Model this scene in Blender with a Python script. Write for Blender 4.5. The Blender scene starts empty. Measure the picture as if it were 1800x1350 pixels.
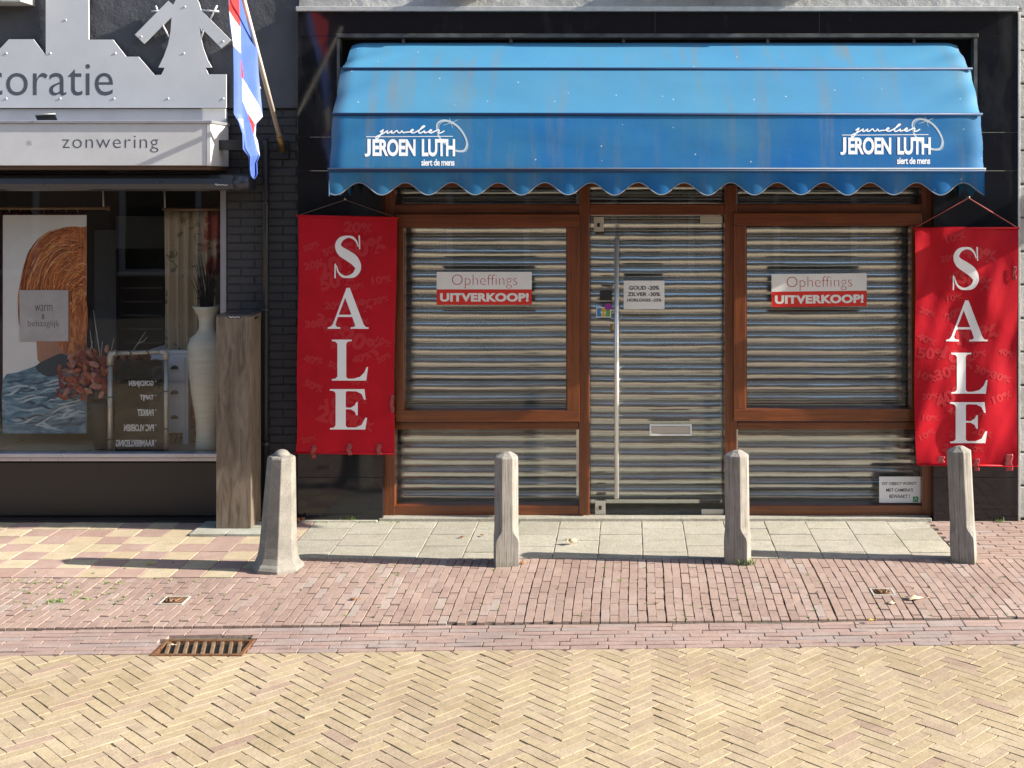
import bpy, bmesh, math, random
from math import sin, cos, pi, radians, hypot
from mathutils import Vector, Matrix, noise as mnoise
random.seed(7)
R = random.Random(11)
sc = bpy.context.scene
COL = sc.collection

# ------------------------------------------------------------------ camera
CAMD, CAMH, F, VX, HY = 9.6, 2.453, 2250.0, 1107.0, 335.0
cam = bpy.data.cameras.new('camera')
cam.sensor_width = 36.0
cam.lens = F / 1800 * 36
cam.shift_x = (900 - VX) / 1800
cam.shift_y = -(675 - HY) / 1800
cam.clip_start = 0.1
cam.clip_end = 500
camo = bpy.data.objects.new('camera', cam)
camo.location = (0, -CAMD, CAMH)
camo.rotation_euler = (pi / 2, 0, 0)
COL.objects.link(camo)
sc.camera = camo

# ------------------------------------------------------------------ sky, sun, exposure
SUN_DIR = Vector((1.45, -0.155, 0.75)).normalized()          # towards the sun
elev = math.asin(SUN_DIR.z)
world = bpy.data.worlds.new('World')
sc.world = world
world.use_nodes = True
wn = world.node_tree
sky = wn.nodes.new('ShaderNodeTexSky')
sky.sky_type = 'NISHITA'
sky.sun_disc = False
sky.sun_elevation = elev
sky.sun_rotation = math.atan2(SUN_DIR.x, SUN_DIR.y)
sky.air_density = 1.0
sky.dust_density = 1.5
wn.links.new(sky.outputs[0], wn.nodes['Background'].inputs[0])
wn.nodes['Background'].inputs[1].default_value = 0.105
sun = bpy.data.lights.new('sun', 'SUN')
sun.energy = 5.0
sun.angle = radians(0.55)
sun.color = (1.0, 0.93, 0.82)
suno = bpy.data.objects.new('sun', sun)
suno.rotation_euler = SUN_DIR.to_track_quat('Z', 'Y').to_euler()
suno.location = (8, -8, 9)
COL.objects.link(suno)
sc.view_settings.view_transform = 'Standard'
sc.view_settings.look = 'None'
sc.view_settings.gamma = 1
sc.view_settings.exposure = 1.33
sc.view_settings.use_curve_mapping = False
sc.cycles.max_bounces = 8
sc.cycles.transparent_max_bounces = 16
sc.cycles.caustics_reflective = False
sc.cycles.caustics_refractive = False


# ------------------------------------------------------------------ helpers
def P(px, py, Y=0.0):
    d = Y + CAMD
    return Vector(((px - VX) * d / F, Y, CAMH - (py - HY) * d / F))


def XP(px, Y=0.0):
    return (px - VX) * (Y + CAMD) / F


def ZP(py, Y=0.0):
    return CAMH - (py - HY) * (Y + CAMD) / F


def to_px(x, y, z):
    d = y + CAMD
    return VX + F * x / d, HY - F * (z - CAMH) / d


WL = {}     # world location of parents


def link(o, parent=None, wloc=(0, 0, 0)):
    COL.objects.link(o)
    w = Vector(wloc)
    if parent is not None:
        o.parent = parent
        o.location = w - WL[parent.name]
    else:
        o.location = w
    WL[o.name] = w
    return o


def tag(o, label=None, cat=None, group=None, kind=None):
    if label: o['label'] = label
    if cat: o['category'] = cat
    if group: o['group'] = group
    if kind: o['kind'] = kind
    return o


def empty(name, loc, label=None, cat=None, group=None, parent=None, kind=None):
    o = bpy.data.objects.new(name, None)
    o.empty_display_size = 0.1
    link(o, parent, loc)
    return tag(o, label, cat, group, kind)


class MB:
    def __init__(s):
        s.v, s.f, s.m, s.sm = [], [], [], []

    def add(s, vs, fs, mi=0, smooth=False):
        b = len(s.v)
        s.v += [tuple(v) for v in vs]
        for f in fs:
            s.f.append([b + i for i in f]); s.m.append(mi); s.sm.append(smooth)
        return s

    def box(s, x0, x1, y0, y1, z0, z1, mi=0):
        v = [(x, y, z) for z in (z0, z1) for y in (y0, y1) for x in (x0, x1)]
        return s.add(v, [(0, 2, 3, 1), (4, 5, 7, 6), (0, 1, 5, 4), (2, 6, 7, 3), (0, 4, 6, 2), (1, 3, 7, 5)], mi)

    def pbox(s, px0, px1, py0, py1, Yf, Yb, mi=0):
        return s.box(XP(px0, Yf), XP(px1, Yf), Yf, Yb, ZP(py1, Yf), ZP(py0, Yf), mi)

    def cbox(s, c, d, rot=None, mi=0):
        M = rot or Matrix.Identity(3)
        v = [Vector(c) + M @ Vector((x * d[0] / 2, y * d[1] / 2, z * d[2] / 2)) for z in (-1, 1) for y in (-1, 1) for x in (-1, 1)]
        return s.add(v, [(0, 2, 3, 1), (4, 5, 7, 6), (0, 1, 5, 4), (2, 6, 7, 3), (0, 4, 6, 2), (1, 3, 7, 5)], mi)

    def tube(s, pts, r, n=8, mi=0, caps=True, smooth=True):
        pts = [Vector(p) for p in pts]
        rr = r if isinstance(r, (list, tuple)) else [r] * len(pts)
        vs, fs = [], []
        t0 = (pts[1] - pts[0]).normalized()
        up = Vector((0, 0, 1)) if abs(t0.z) < 0.9 else Vector((0, 1, 0))
        for i, p in enumerate(pts):
            a = pts[max(i - 1, 0)]; b = pts[min(i + 1, len(pts) - 1)]
            t = (b - a).normalized()
            u = t.cross(up).normalized(); w = u.cross(t).normalized()
            for k in range(n):
                an = 2 * pi * k / n
                vs.append(p + (u * cos(an) + w * sin(an)) * rr[i])
        for i in range(len(pts) - 1):
            for k in range(n):
                fs.append((i * n + k, i * n + (k + 1) % n, (i + 1) * n + (k + 1) % n, (i + 1) * n + k))
        s.add(vs, fs, mi, smooth)
        if caps:
            b = len(s.v) - len(vs)
            s.f.append([b + k for k in range(n)][::-1]); s.m.append(mi); s.sm.append(False)
            s.f.append([b + (len(pts) - 1) * n + k for k in range(n)]); s.m.append(mi); s.sm.append(False)
        return s

    def lathe(s, c, prof, n=32, mi=0, smooth=True, rot=0.0, sc_=(1, 1)):
        vs, fs = [], []
        for r, z in prof:
            for k in range(n):
                an = 2 * pi * k / n + rot
                vs.append((c[0] + r * cos(an) * sc_[0], c[1] + r * sin(an) * sc_[1], c[2] + z))
        for i in range(len(prof) - 1):
            for k in range(n):
                fs.append((i * n + k, i * n + (k + 1) % n, (i + 1) * n + (k + 1) % n, (i + 1) * n + k))
        s.add(vs, fs, mi, smooth)
        b = len(s.v) - len(vs)
        s.f.append([b + k for k in range(n)][::-1]); s.m.append(mi); s.sm.append(False)
        s.f.append([b + (len(prof) - 1) * n + k for k in range(n)]); s.m.append(mi); s.sm.append(False)
        return s

    def grid(s, fn, nu, nv, mi=0, smooth=True, mfn=None, hole=None):
        vs = [fn(i / nu, j / nv) for j in range(nv + 1) for i in range(nu + 1)]
        b = len(s.v)
        s.v += [tuple(v) for v in vs]
        for j in range(nv):
            for i in range(nu):
                if hole and hole((i + .5) / nu, (j + .5) / nv): continue
                a = b + j * (nu + 1) + i
                s.f.append([a, a + 1, a + nu + 2, a + nu + 1])
                s.m.append(mfn((i + .5) / nu, (j + .5) / nv) if mfn else mi); s.sm.append(smooth)
        return s

    def data(s, name, mats, center=None):
        me = bpy.data.meshes.new(name)
        c = center
        if c is None:
            xs = [v[0] for v in s.v]; ys = [v[1] for v in s.v]; zs = [v[2] for v in s.v]
            c = Vector(((min(xs) + max(xs)) / 2, (min(ys) + max(ys)) / 2, min(zs)))
        me.from_pydata([(v[0] - c[0], v[1] - c[1], v[2] - c[2]) for v in s.v], [], s.f)
        for m in (mats if isinstance(mats, (list, tuple)) else [mats]): me.materials.append(m)
        me.polygons.foreach_set('material_index', s.m)
        me.polygons.foreach_set('use_smooth', s.sm)
        me.update()
        return me, Vector(c)

    def build_split(s, name, mats, parent=None, **kw):
        par = list(range(len(s.v)))

        def fd(i):
            while par[i] != i: par[i] = par[par[i]]; i = par[i]
            return i
        for f in s.f:
            for k in f[1:]: par[fd(k)] = fd(f[0])
        groups = {}
        for q, f in enumerate(s.f): groups.setdefault(fd(f[0]), []).append(q)
        for g in groups.values():
            mb = MB(); mp = {}
            for q in g:
                nf = []
                for k in s.f[q]:
                    if k not in mp: mp[k] = len(mb.v); mb.v.append(s.v[k])
                    nf.append(mp[k])
                mb.f.append(nf); mb.m.append(s.m[q]); mb.sm.append(s.sm[q])
            mb.build(name, mats, parent, **kw)

    def build(s, name, mats, parent=None, label=None, cat=None, group=None, kind=None, bevel=0, solid=0, recalc=False):
        me, c = s.data(name, mats)
        if recalc:
            bm = bmesh.new(); bm.from_mesh(me); bmesh.ops.recalc_face_normals(bm, faces=bm.faces); bm.to_mesh(me); bm.free()
        o = bpy.data.objects.new(name, me)
        link(o, parent, c)
        tag(o, label, cat, group, kind)
        if solid:
            md = o.modifiers.new('Solidify', 'SOLIDIFY'); md.thickness = solid; md.offset = 1
        if bevel:
            md = o.modifiers.new('Bevel', 'BEVEL'); md.width = bevel; md.segments = 2; md.limit_method = 'ANGLE'
        return o


def catmull(pts, n=8, closed=False):
    out = []
    N = len(pts)
    rng = range(N if closed else N - 1)
    for i in rng:
        g = lambda k: pts[k % N] if closed else pts[min(max(k, 0), N - 1)]
        p0, p1, p2, p3 = g(i - 1), g(i), g(i + 1), g(i + 2)
        for k in range(n):
            t = k / n
            out.append(tuple(0.5 * ((2 * b) + (-a + c) * t + (2 * a - 5 * b + 4 * c - d) * t * t + (-a + 3 * b - 3 * c + d) * t ** 3)
                             for a, b, c, d in zip(p0, p1, p2, p3)))
    if not closed: out.append(tuple(pts[-1]))
    return out


def inpoly(x, y, poly):
    c = False
    j = len(poly) - 1
    for i in range(len(poly)):
        xi, yi = poly[i]; xj, yj = poly[j]
        if (yi > y) != (yj > y) and x < (xj - xi) * (y - yi) / (yj - yi) + xi: c = not c
        j = i
    return c


# flat lettering: 2D triangles from the built-in font or from outlines, made while the scene is small
_tc = {}


def text2d(s, offset=0.0, spacing=1.0, shear=0.0):
    k = (s, offset, spacing, shear)
    if k not in _tc:
        cu = bpy.data.curves.new('lettering', 'FONT')
        cu.body = s; cu.offset = offset; cu.space_character = spacing; cu.shear = shear; cu.resolution_u = 5
        o = bpy.data.objects.new('lettering', cu)
        me = o.to_mesh()
        vs = [(v.co.x, v.co.y) for v in me.vertices]
        fs = [tuple(p.vertices) for p in me.polygons]
        o.to_mesh_clear(); bpy.data.objects.remove(o); bpy.data.curves.remove(cu)
        x0 = min(v[0] for v in vs); x1 = max(v[0] for v in vs); y0 = min(v[1] for v in vs); y1 = max(v[1] for v in vs)
        _tc[k] = ([((a - x0) / (x1 - x0), (b - y0) / (y1 - y0)) for a, b in vs], fs)
    return _tc[k]


def outline2d(polys):
    cu = bpy.data.curves.new('outline', 'CURVE'); cu.dimensions = '2D'; cu.fill_mode = 'BOTH'
    for poly in polys:
        sp = cu.splines.new('POLY'); sp.points.add(len(poly) - 1); sp.use_cyclic_u = True
        for p, q in zip(sp.points, poly): p.co = (q[0], q[1], 0, 1)
    o = bpy.data.objects.new('outline', cu)
    me = o.to_mesh()
    vs = [(v.co.x, v.co.y) for v in me.vertices]; fs = [tuple(p.vertices) for p in me.polygons]
    o.to_mesh_clear(); bpy.data.objects.remove(o); bpy.data.curves.remove(cu)
    return vs, fs


def refine(vs, fs, L):
    bm = bmesh.new()
    bv = [bm.verts.new((a, b, 0)) for a, b in vs]
    for f in fs:
        try: bm.faces.new([bv[i] for i in f])
        except ValueError: pass
    bmesh.ops.triangulate(bm, faces=bm.faces)
    for _ in range(7):
        es = [e for e in bm.edges if e.calc_length() > L]
        if not es: break
        bmesh.ops.subdivide_edges(bm, edges=es, cuts=1)
        bmesh.ops.triangulate(bm, faces=bm.faces)
    bm.verts.index_update()
    out = ([(v.co.x, v.co.y) for v in bm.verts], [tuple(v.index for v in f.verts) for f in bm.faces])
    bm.free()
    return out


def put2d(mb, vf, x0, x1, y0, y1, fn, mi=0, slant=0.0, mirror=False, ref=0, norm=True):
    """vf in the unit square -> pixel box (y0 top, y1 bottom) -> world with fn(px,py)"""
    vs, fs = vf
    pts = []
    for a, b in vs:
        if mirror: a = 1 - a
        px = x0 + a * (x1 - x0)
        py = y1 - b * (y1 - y0) + slant * (1 - a) * (x1 - x0)
        pts.append((px, py))
    if ref: pts, fs = refine(pts, fs, ref)
    w = [fn(*p) for p in pts]
    out = []
    for f in fs:
        a, b, c = Vector(w[f[0]]), Vector(w[f[1]]), Vector(w[f[2]])
        n = (b - a).cross(c - a)
        out.append(tuple(f) if n.y < 0 else tuple(reversed(f)))
    mb.add(w, out, mi)


def ribbon(pts, w):
    """closed quads along a polyline, width w (number or list)"""
    vs, fs = [], []
    n = len(pts)
    for i, p in enumerate(pts):
        a = pts[max(i - 1, 0)]; b = pts[min(i + 1, n - 1)]
        dx, dy = b[0] - a[0], b[1] - a[1]; l = hypot(dx, dy) or 1
        h = (w[i] if isinstance(w, list) else w) / 2
        vs += [(p[0] - dy / l * h, p[1] + dx / l * h), (p[0] + dy / l * h, p[1] - dx / l * h)]
    for i in range(n - 1): fs.append((2 * i, 2 * i + 1, 2 * i + 3, 2 * i + 2))
    return vs, fs


def putpx(mb, vf, fn, mi=0, ref=0):
    vs, fs = vf
    if ref: vs, fs = refine(vs, fs, ref)
    w = [fn(*p) for p in vs]
    out = []
    for f in fs:
        a, b, c = Vector(w[f[0]]), Vector(w[f[1]]), Vector(w[f[2]])
        n = (b - a).cross(c - a)
        out.append(tuple(f) if n.y < 0 else tuple(reversed(f)))
    mb.add(w, out, mi)


# ------------------------------------------------------------------ materials
def new_mat(name):
    m = bpy.data.materials.new(name); m.use_nodes = True
    nt = m.node_tree
    return m, nt, nt.nodes['Principled BSDF']


def N(nt, t, **kw):
    n = nt.nodes.new('ShaderNode' + t)
    for k, v in kw.items():
        if k in n.inputs: n.inputs[k].default_value = v
        else: setattr(n, k, v)
    return n


def coord(nt, kind='Object', scale=(1, 1, 1), world=False):
    if world:
        g = N(nt, 'NewGeometry'); src = g.outputs['Position']
    else:
        g = N(nt, 'TexCoord'); src = g.outputs[kind]
    mp = N(nt, 'Mapping'); mp.inputs['Scale'].default_value = scale
    nt.links.new(src, mp.inputs[0])
    return mp.outputs[0]


def ramp(nt, fac, stops):
    r = N(nt, 'ValToRGB')
    el = r.color_ramp.elements
    while len(el) < len(stops): el.new(0.5)
    for e, (p, c) in zip(el, stops): e.position = p; e.color = (c[0], c[1], c[2], 1)
    nt.links.new(fac, r.inputs[0])
    return r.outputs[0]


def mixc(nt, fac, a, b, mode='MIX'):
    m = N(nt, 'Mix', data_type='RGBA', blend_type=mode)
    for sock, v in ((m.inputs[0], fac), (m.inputs[6], a), (m.inputs[7], b)):
        if hasattr(v, 'default_value') or hasattr(v, 'is_linked'): nt.links.new(v, sock)
        elif isinstance(v, (int, float)): sock.default_value = v
        else: sock.default_value = (v[0], v[1], v[2], 1)
    return m.outputs[2]


def noise_tex(nt, vec, scale, detail=6, rough=0.6, dist=0.0):
    n = N(nt, 'TexNoise', noise_dimensions='3D'); n.inputs['Scale'].default_value = scale
    n.inputs['Detail'].default_value = detail; n.inputs['Roughness'].default_value = rough; n.inputs['Distortion'].default_value = dist
    nt.links.new(vec, n.inputs['Vector'])
    return n.outputs[0]


def bump(nt, b, hgt, strength=0.3, dist=0.01, prev=None):
    bp = N(nt, 'Bump'); bp.inputs['Strength'].default_value = strength; bp.inputs['Distance'].default_value = dist
    nt.links.new(hgt, bp.inputs['Height'])
    if prev is not None: nt.links.new(prev, bp.inputs['Normal'])
    nt.links.new(bp.outputs[0], b.inputs['Normal'])
    return bp.outputs[0]


def simple(name, c, rough=0.6, metal=0.0, vary=0.12, nscale=6, bmp=0.0, bscale=60, bdist=0.004, world=True, spec=0.5, stretch=(1, 1, 1), coat=0.0):
    m, nt, b = new_mat(name)
    v = coord(nt, world=world, scale=stretch)
    n = noise_tex(nt, v, nscale, 6, 0.62)
    c1 = tuple(max(0, x * (1 - vary)) for x in c); c2 = tuple(min(1, x * (1 + vary)) for x in c)
    nt.links.new(ramp(nt, n, [(0.3, c1), (0.7, c2)]), b.inputs['Base Color'])
    rr = N(nt, 'MapRange'); rr.inputs['From Min'].default_value = 0.3; rr.inputs['From Max'].default_value = 0.7
    rr.inputs['To Min'].default_value = max(0.02, rough * 0.85); rr.inputs['To Max'].default_value = min(1, rough * 1.15)
    nt.links.new(n, rr.inputs[0]); nt.links.new(rr.outputs[0], b.inputs['Roughness'])
    b.inputs['Metallic'].default_value = metal
    b.inputs['Specular IOR Level'].default_value = spec
    b.inputs['Coat Weight'].default_value = coat
    if bmp:
        n2 = noise_tex(nt, v, bscale, 5, 0.6)
        bump(nt, b, n2, bmp, bdist)
    return m


def rand_value(nt):
    oi = N(nt, 'ObjectInfo'); ge = N(nt, 'NewGeometry')
    a = N(nt, 'Math', operation='ADD'); nt.links.new(oi.outputs['Random'], a.inputs[0]); nt.links.new(ge.outputs['Random Per Island'], a.inputs[1])
    f = N(nt, 'Math', operation='FRACT'); nt.links.new(a.outputs[0], f.inputs[0])
    return f.outputs[0]


def paver_mat(name, stops, grain=0.25, bs=0.5, stain=(0.5, 0.45, 0.4), edge=None, speck=0.3, gs=90):
    m, nt, b = new_mat(name)
    r = rand_value(nt)
    base = ramp(nt, r, stops)
    v = coord(nt, world=True)
    n1 = noise_tex(nt, v, gs, 5, 0.7)
    n2 = noise_tex(nt, v, 1.7, 5, 0.6)
    n3 = noise_tex(nt, v, 12, 4, 0.6)
    g = ramp(nt, n1, [(0.25, (1 - grain,) * 3), (0.75, (1 + grain * 0.4,) * 3)])
    c = mixc(nt, 1.0, base, g, 'MULTIPLY')
    st = ramp(nt, n2, [(0.35, stain), (0.62, (1, 1, 1))])
    c = mixc(nt, 0.55, c, st, 'MULTIPLY')
    st2 = ramp(nt, n3, [(0.30, (0.80, 0.78, 0.76)), (0.6, (1, 1, 1))])
    c = mixc(nt, 0.7, c, st2, 'MULTIPLY')
    n5 = noise_tex(nt, v, 0.55, 3, 0.55)
    c = mixc(nt, 0.5, c, ramp(nt, n5, [(0.38, (0.80, 0.79, 0.78)), (0.6, (1.06, 1.06, 1.06))]), 'MULTIPLY')
    vo = N(nt, 'TexVoronoi'); vo.inputs['Scale'].default_value = 14.0; nt.links.new(v, vo.inputs['Vector'])
    c = mixc(nt, ramp(nt, vo.outputs['Distance'], [(0.04, (0.55, 0.55, 0.55)), (0.10, (0, 0, 0))]), c, (0.12, 0.10, 0.08))
    nt.links.new(c, b.inputs['Base Color'])
    b.inputs['Roughness'].default_value = 0.85
    b.inputs['Specular IOR Level'].default_value = 0.3
    n4 = noise_tex(nt, v, 45, 5, 0.65)
    p = bump(nt, b, n4, bs, 0.004)
    bump(nt, b, n1, bs * 0.6, 0.0015, p)
    return m


M = {}
M['yellow_brick'] = paver_mat('yellow_brick', [(0.0, (0.41, 0.33, 0.215)), (0.35, (0.45, 0.365, 0.238)), (0.62, (0.41, 0.325, 0.23)), (0.9, (0.47, 0.385, 0.262)), (1.0, (0.37, 0.27, 0.21))], stain=(0.74, 0.70, 0.66))
M['red_brick'] = paver_mat('red_brick', [(0.0, (0.355, 0.26, 0.22)), (0.4, (0.40, 0.295, 0.25)), (0.75, (0.34, 0.245, 0.21)), (0.93, (0.41, 0.315, 0.275)), (1.0, (0.39, 0.33, 0.295))], stain=(0.78, 0.74, 0.72))
M['gutter_brick'] = paver_mat('gutter_brick', [(0.0, (0.35, 0.25, 0.22)), (0.5, (0.40, 0.29, 0.25)), (1.0, (0.35, 0.29, 0.27))], stain=(0.72, 0.72, 0.74))
M['pink_tile'] = paver_mat('pink_tile', [(0.0, (0.39, 0.275, 0.235)), (0.5, (0.44, 0.315, 0.27)), (1.0, (0.38, 0.255, 0.215))], stain=(0.85, 0.82, 0.80), bs=0.3)
M['cream_tile'] = paver_mat('cream_tile', [(0.0, (0.50, 0.42, 0.29)), (0.5, (0.54, 0.46, 0.33)), (1.0, (0.49, 0.395, 0.27))], stain=(0.88, 0.85, 0.80), bs=0.3)
M['slab'] = paver_mat('concrete_slab', [(0.0, (0.43, 0.405, 0.34)), (0.5, (0.50, 0.475, 0.40)), (1.0, (0.46, 0.43, 0.365))], grain=0.55, stain=(0.78, 0.78, 0.70), bs=0.9, gs=85)
M['plinth_tile'] = paver_mat('plinth_tile', [(0.0, (0.42, 0.44, 0.38)), (1.0, (0.46, 0.47, 0.41))], bs=0.3)
M['joint_sand'] = simple('joint_sand', (0.11, 0.09, 0.06), 0.95, vary=0.5, nscale=25, bmp=0.8, bscale=90, bdist=0.006)
M['joint_dirt'] = simple('joint_dirt', (0.09, 0.078, 0.055), 0.95, vary=0.5, nscale=20, bmp=0.8, bscale=90, bdist=0.006)
M['far_ground'] = simple('far_ground', (0.11, 0.10, 0.085), 0.9, vary=0.2, nscale=3, bmp=0.4, bscale=30)


def granite_mat():
    m, nt, b = new_mat('black_granite')
    v = coord(nt, world=True)
    n = noise_tex(nt, v, 220, 4, 0.8)
    c = ramp(nt, n, [(0.40, (0.006, 0.0065, 0.009)), (0.62, (0.014, 0.015, 0.018)), (0.80, (0.05, 0.05, 0.055))])
    n2 = noise_tex(nt, coord(nt, world=True, scale=(1, 1, 0.4)), 3.0, 5, 0.6)
    c = mixc(nt, ramp(nt, n2, [(0.55, (0, 0, 0)), (0.8, (0.30, 0.30, 0.30))]), c, (0.10, 0.095, 0.085))
    nt.links.new(c, b.inputs['Base Color'])
    nt.links.new(ramp(nt, n2, [(0.4, (0.05,) * 3), (0.75, (0.16,) * 3)]), b.inputs['Roughness'])
    n3 = noise_tex(nt, v, 1.2, 2, 0.5)
    bump(nt, b, n3, 0.06, 0.02)
    return m


M['granite'] = granite_mat()


def wood_mat(name, c1, c2, rough=0.35, scale=(30, 30, 1.2), horiz=False, dark=None, bmp=0.15, coat=0.3):
    m, nt, b = new_mat(name)
    v = coord(nt, world=True, scale=(1.2, 30, 30) if horiz else scale)
    n = noise_tex(nt, v, 2.2, 8, 0.65, 0.6)
    v2 = coord(nt, world=True)
    n2 = noise_tex(nt, v2, 3.2, 4, 0.6)
    c = ramp(nt, n, [(0.32, c1), (0.68, c2)])
    c = mixc(nt, 0.55, c, ramp(nt, n2, [(0.3, dark or (0.6, 0.55, 0.5)), (0.65, (1, 1, 1))]), 'MULTIPLY')
    nt.links.new(c, b.inputs['Base Color'])
    b.inputs['Roughness'].default_value = rough
    b.inputs['Coat Weight'].default_value = coat
    b.inputs['Coat Roughness'].default_value = 0.25
    bump(nt, b, n, bmp, 0.003)
    return m


M['mahogany'] = wood_mat('mahogany_post', (0.095, 0.023, 0.006), (0.220, 0.058, 0.013), 0.35)
M['mahogany_h'] = wood_mat('mahogany_rail', (0.095, 0.023, 0.006), (0.220, 0.058, 0.013), 0.35, horiz=True)


def weathered(name='weathered_wood', c=((0.085, 0.078, 0.07), (0.25, 0.232, 0.205), (0.37, 0.35, 0.315))):
    m, nt, b = new_mat(name)
    oi = N(nt, 'ObjectInfo')
    tc = N(nt, 'TexCoord'); mp = N(nt, 'Mapping'); mp.inputs['Scale'].default_value = (60, 60, 2.2)
    ad = N(nt, 'VectorMath', operation='ADD'); cm = N(nt, 'CombineXYZ')
    mu = N(nt, 'Math', operation='MULTIPLY'); mu.inputs[1].default_value = 30
    nt.links.new(oi.outputs['Random'], mu.inputs[0])
    for k in range(3): nt.links.new(mu.outputs[0], cm.inputs[k])
    nt.links.new(tc.outputs['Object'], ad.inputs[0]); nt.links.new(cm.outputs[0], ad.inputs[1]); nt.links.new(ad.outputs[0], mp.inputs[0])
    n = noise_tex(nt, mp.outputs[0], 1.6, 8, 0.7, 0.4)
    col = ramp(nt, n, [(0.30, c[0]), (0.46, c[1]), (0.72, c[2])])
    n2 = noise_tex(nt, ad.outputs[0], 9, 5, 0.6)
    col = mixc(nt, 0.6, col, ramp(nt, n2, [(0.3, (0.62, 0.60, 0.56)), (0.65, (1, 1, 1))]), 'MULTIPLY')
    sp = N(nt, 'SeparateXYZ'); nt.links.new(tc.outputs['Object'], sp.inputs[0])
    a2 = N(nt, 'Math', operation='MULTIPLY_ADD'); nt.links.new(n2, a2.inputs[0]); a2.inputs[1].default_value = 0.16; nt.links.new(sp.outputs[2], a2.inputs[2])
    moss = ramp(nt, a2.outputs[0], [(0.07, (1, 1, 1)), (0.17, (0, 0, 0))])
    col = mixc(nt, moss, col, (0.13, 0.125, 0.06))
    nt.links.new(col, b.inputs['Base Color']); b.inputs['Roughness'].default_value = 0.85
    bump(nt, b, n, 0.9, 0.004)
    return m


M['old_wood'] = weathered()


def laminate():
    m, nt, b = new_mat('grey_oak_laminate')
    v = coord(nt, 'Object', scale=(7, 7, 1.0))
    n = noise_tex(nt, v, 2.6, 8, 0.62, 1.1)
    col = ramp(nt, n, [(0.30, (0.060, 0.046, 0.035)), (0.47, (0.145, 0.113, 0.085)), (0.66, (0.215, 0.175, 0.135))])
    v2 = coord(nt, 'Object', scale=(90, 90, 3))
    n2 = noise_tex(nt, v2, 1.5, 6, 0.7)
    col = mixc(nt, 0.75, col, ramp(nt, n2, [(0.3, (0.72, 0.70, 0.68)), (0.6, (1.05, 1.05, 1.05))]), 'MULTIPLY')
    v3 = coord(nt, 'Object', scale=(6.5, 6.5, 2.2))
    vo = N(nt, 'TexVoronoi'); vo.inputs['Scale'].default_value = 1.15; nt.links.new(v3, vo.inputs['Vector'])
    col = mixc(nt, ramp(nt, vo.outputs['Distance'], [(0.0, (0.85, 0.85, 0.85)), (0.16, (0, 0, 0))]), col, (0.055, 0.038, 0.026))
    nt.links.new(col, b.inputs['Base Color']); b.inputs['Roughness'].default_value = 0.42
    bump(nt, b, n2, 0.25, 0.002)
    return m


M['laminate'] = laminate()


def fabric_mat():
    m, nt, b = new_mat('awning_canvas')
    v = coord(nt, world=True)
    n = noise_tex(nt, v, 1.1, 5, 0.6)
    c = ramp(nt, n, [(0.35, (0.003, 0.115, 0.35)), (0.62, (0.026, 0.150, 0.30))])
    # sun-bleached upper panels
    sp = N(nt, 'SeparateXYZ'); nt.links.new(v, sp.inputs[0])
    up = N(nt, 'MapRange'); up.inputs['From Min'].default_value = 2.985; up.inputs['From Max'].default_value = 3.0
    nt.links.new(sp.outputs[2], up.inputs[0])
    upf = N(nt, 'Math', operation='MULTIPLY'); upf.inputs[1].default_value = 0.62; nt.links.new(up.outputs[0], upf.inputs[0])
    c = mixc(nt, upf.outputs[0], c, (0.080, 0.255, 0.385))
    # brown run-off streaks
    n2 = noise_tex(nt, coord(nt, world=True, scale=(9, 1, 0.7)), 1.0, 5, 0.65)
    n3 = noise_tex(nt, v, 0.8, 2, 0.5)
    s = N(nt, 'Math', operation='MULTIPLY'); nt.links.new(ramp(nt, n2, [(0.50, (0, 0, 0)), (0.72, (1, 1, 1))]), s.inputs[0])
    nt.links.new(ramp(nt, n3, [(0.42, (0, 0, 0)), (0.60, (0.8, 0.8, 0.8))]), s.inputs[1])
    c = mixc(nt, s.outputs[0], c, (0.14, 0.165, 0.17))
    # droppings: small white specks
    vo = N(nt, 'TexVoronoi'); vo.inputs['Scale'].default_value = 9.0; nt.links.new(v, vo.inputs['Vector'])
    c = mixc(nt, ramp(nt, vo.outputs['Distance'], [(0.030, (0.7, 0.7, 0.7)), (0.055, (0, 0, 0))]), c, (0.6, 0.65, 0.66))
    nt.links.new(c, b.inputs['Base Color']); b.inputs['Roughness'].default_value = 0.62
    b.inputs['Specular IOR Level'].default_value = 0.25
    w = noise_tex(nt, v, 420, 2, 0.5); n4 = noise_tex(nt, coord(nt, world=True, scale=(1, 1, 2.5)), 5, 4, 0.55)
    p = bump(nt, b, w, 0.2, 0.0008)
    bump(nt, b, n4, 0.20, 0.010, p)
    return m


M['canvas'] = fabric_mat()
M['piping'] = simple('awning_piping', (0.012, 0.04, 0.11), 0.6)
M['hem'] = simple('grey_hem_tape', (0.20, 0.24, 0.29), 0.7)
M['white_print'] = simple('white_print', (0.78, 0.80, 0.82), 0.6, vary=0.05)
M['ring_print'] = simple('silver_print', (0.42, 0.50, 0.55), 0.5, vary=0.1, nscale=40)


def banner_mat():
    m, nt, b = new_mat('red_banner_cloth')
    v = coord(nt, world=True)
    n = noise_tex(nt, v, 5, 4, 0.6)
    c = ramp(nt, n, [(0.3, (0.38, 0.003, 0.012)), (0.7, (0.47, 0.005, 0.017))])
    b.inputs['Specular IOR Level'].default_value = 0.2
    nt.links.new(c, b.inputs['Base Color']); b.inputs['Roughness'].default_value = 0.5
    w = noise_tex(nt, v, 300, 2, 0.5)
    p = bump(nt, b, w, 0.15, 0.0008)
    n4 = noise_tex(nt, coord(nt, world=True, scale=(1, 1, 0.45)), 9, 4, 0.55)
    bump(nt, b, n4, 0.30, 0.010, p)
    return m


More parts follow.
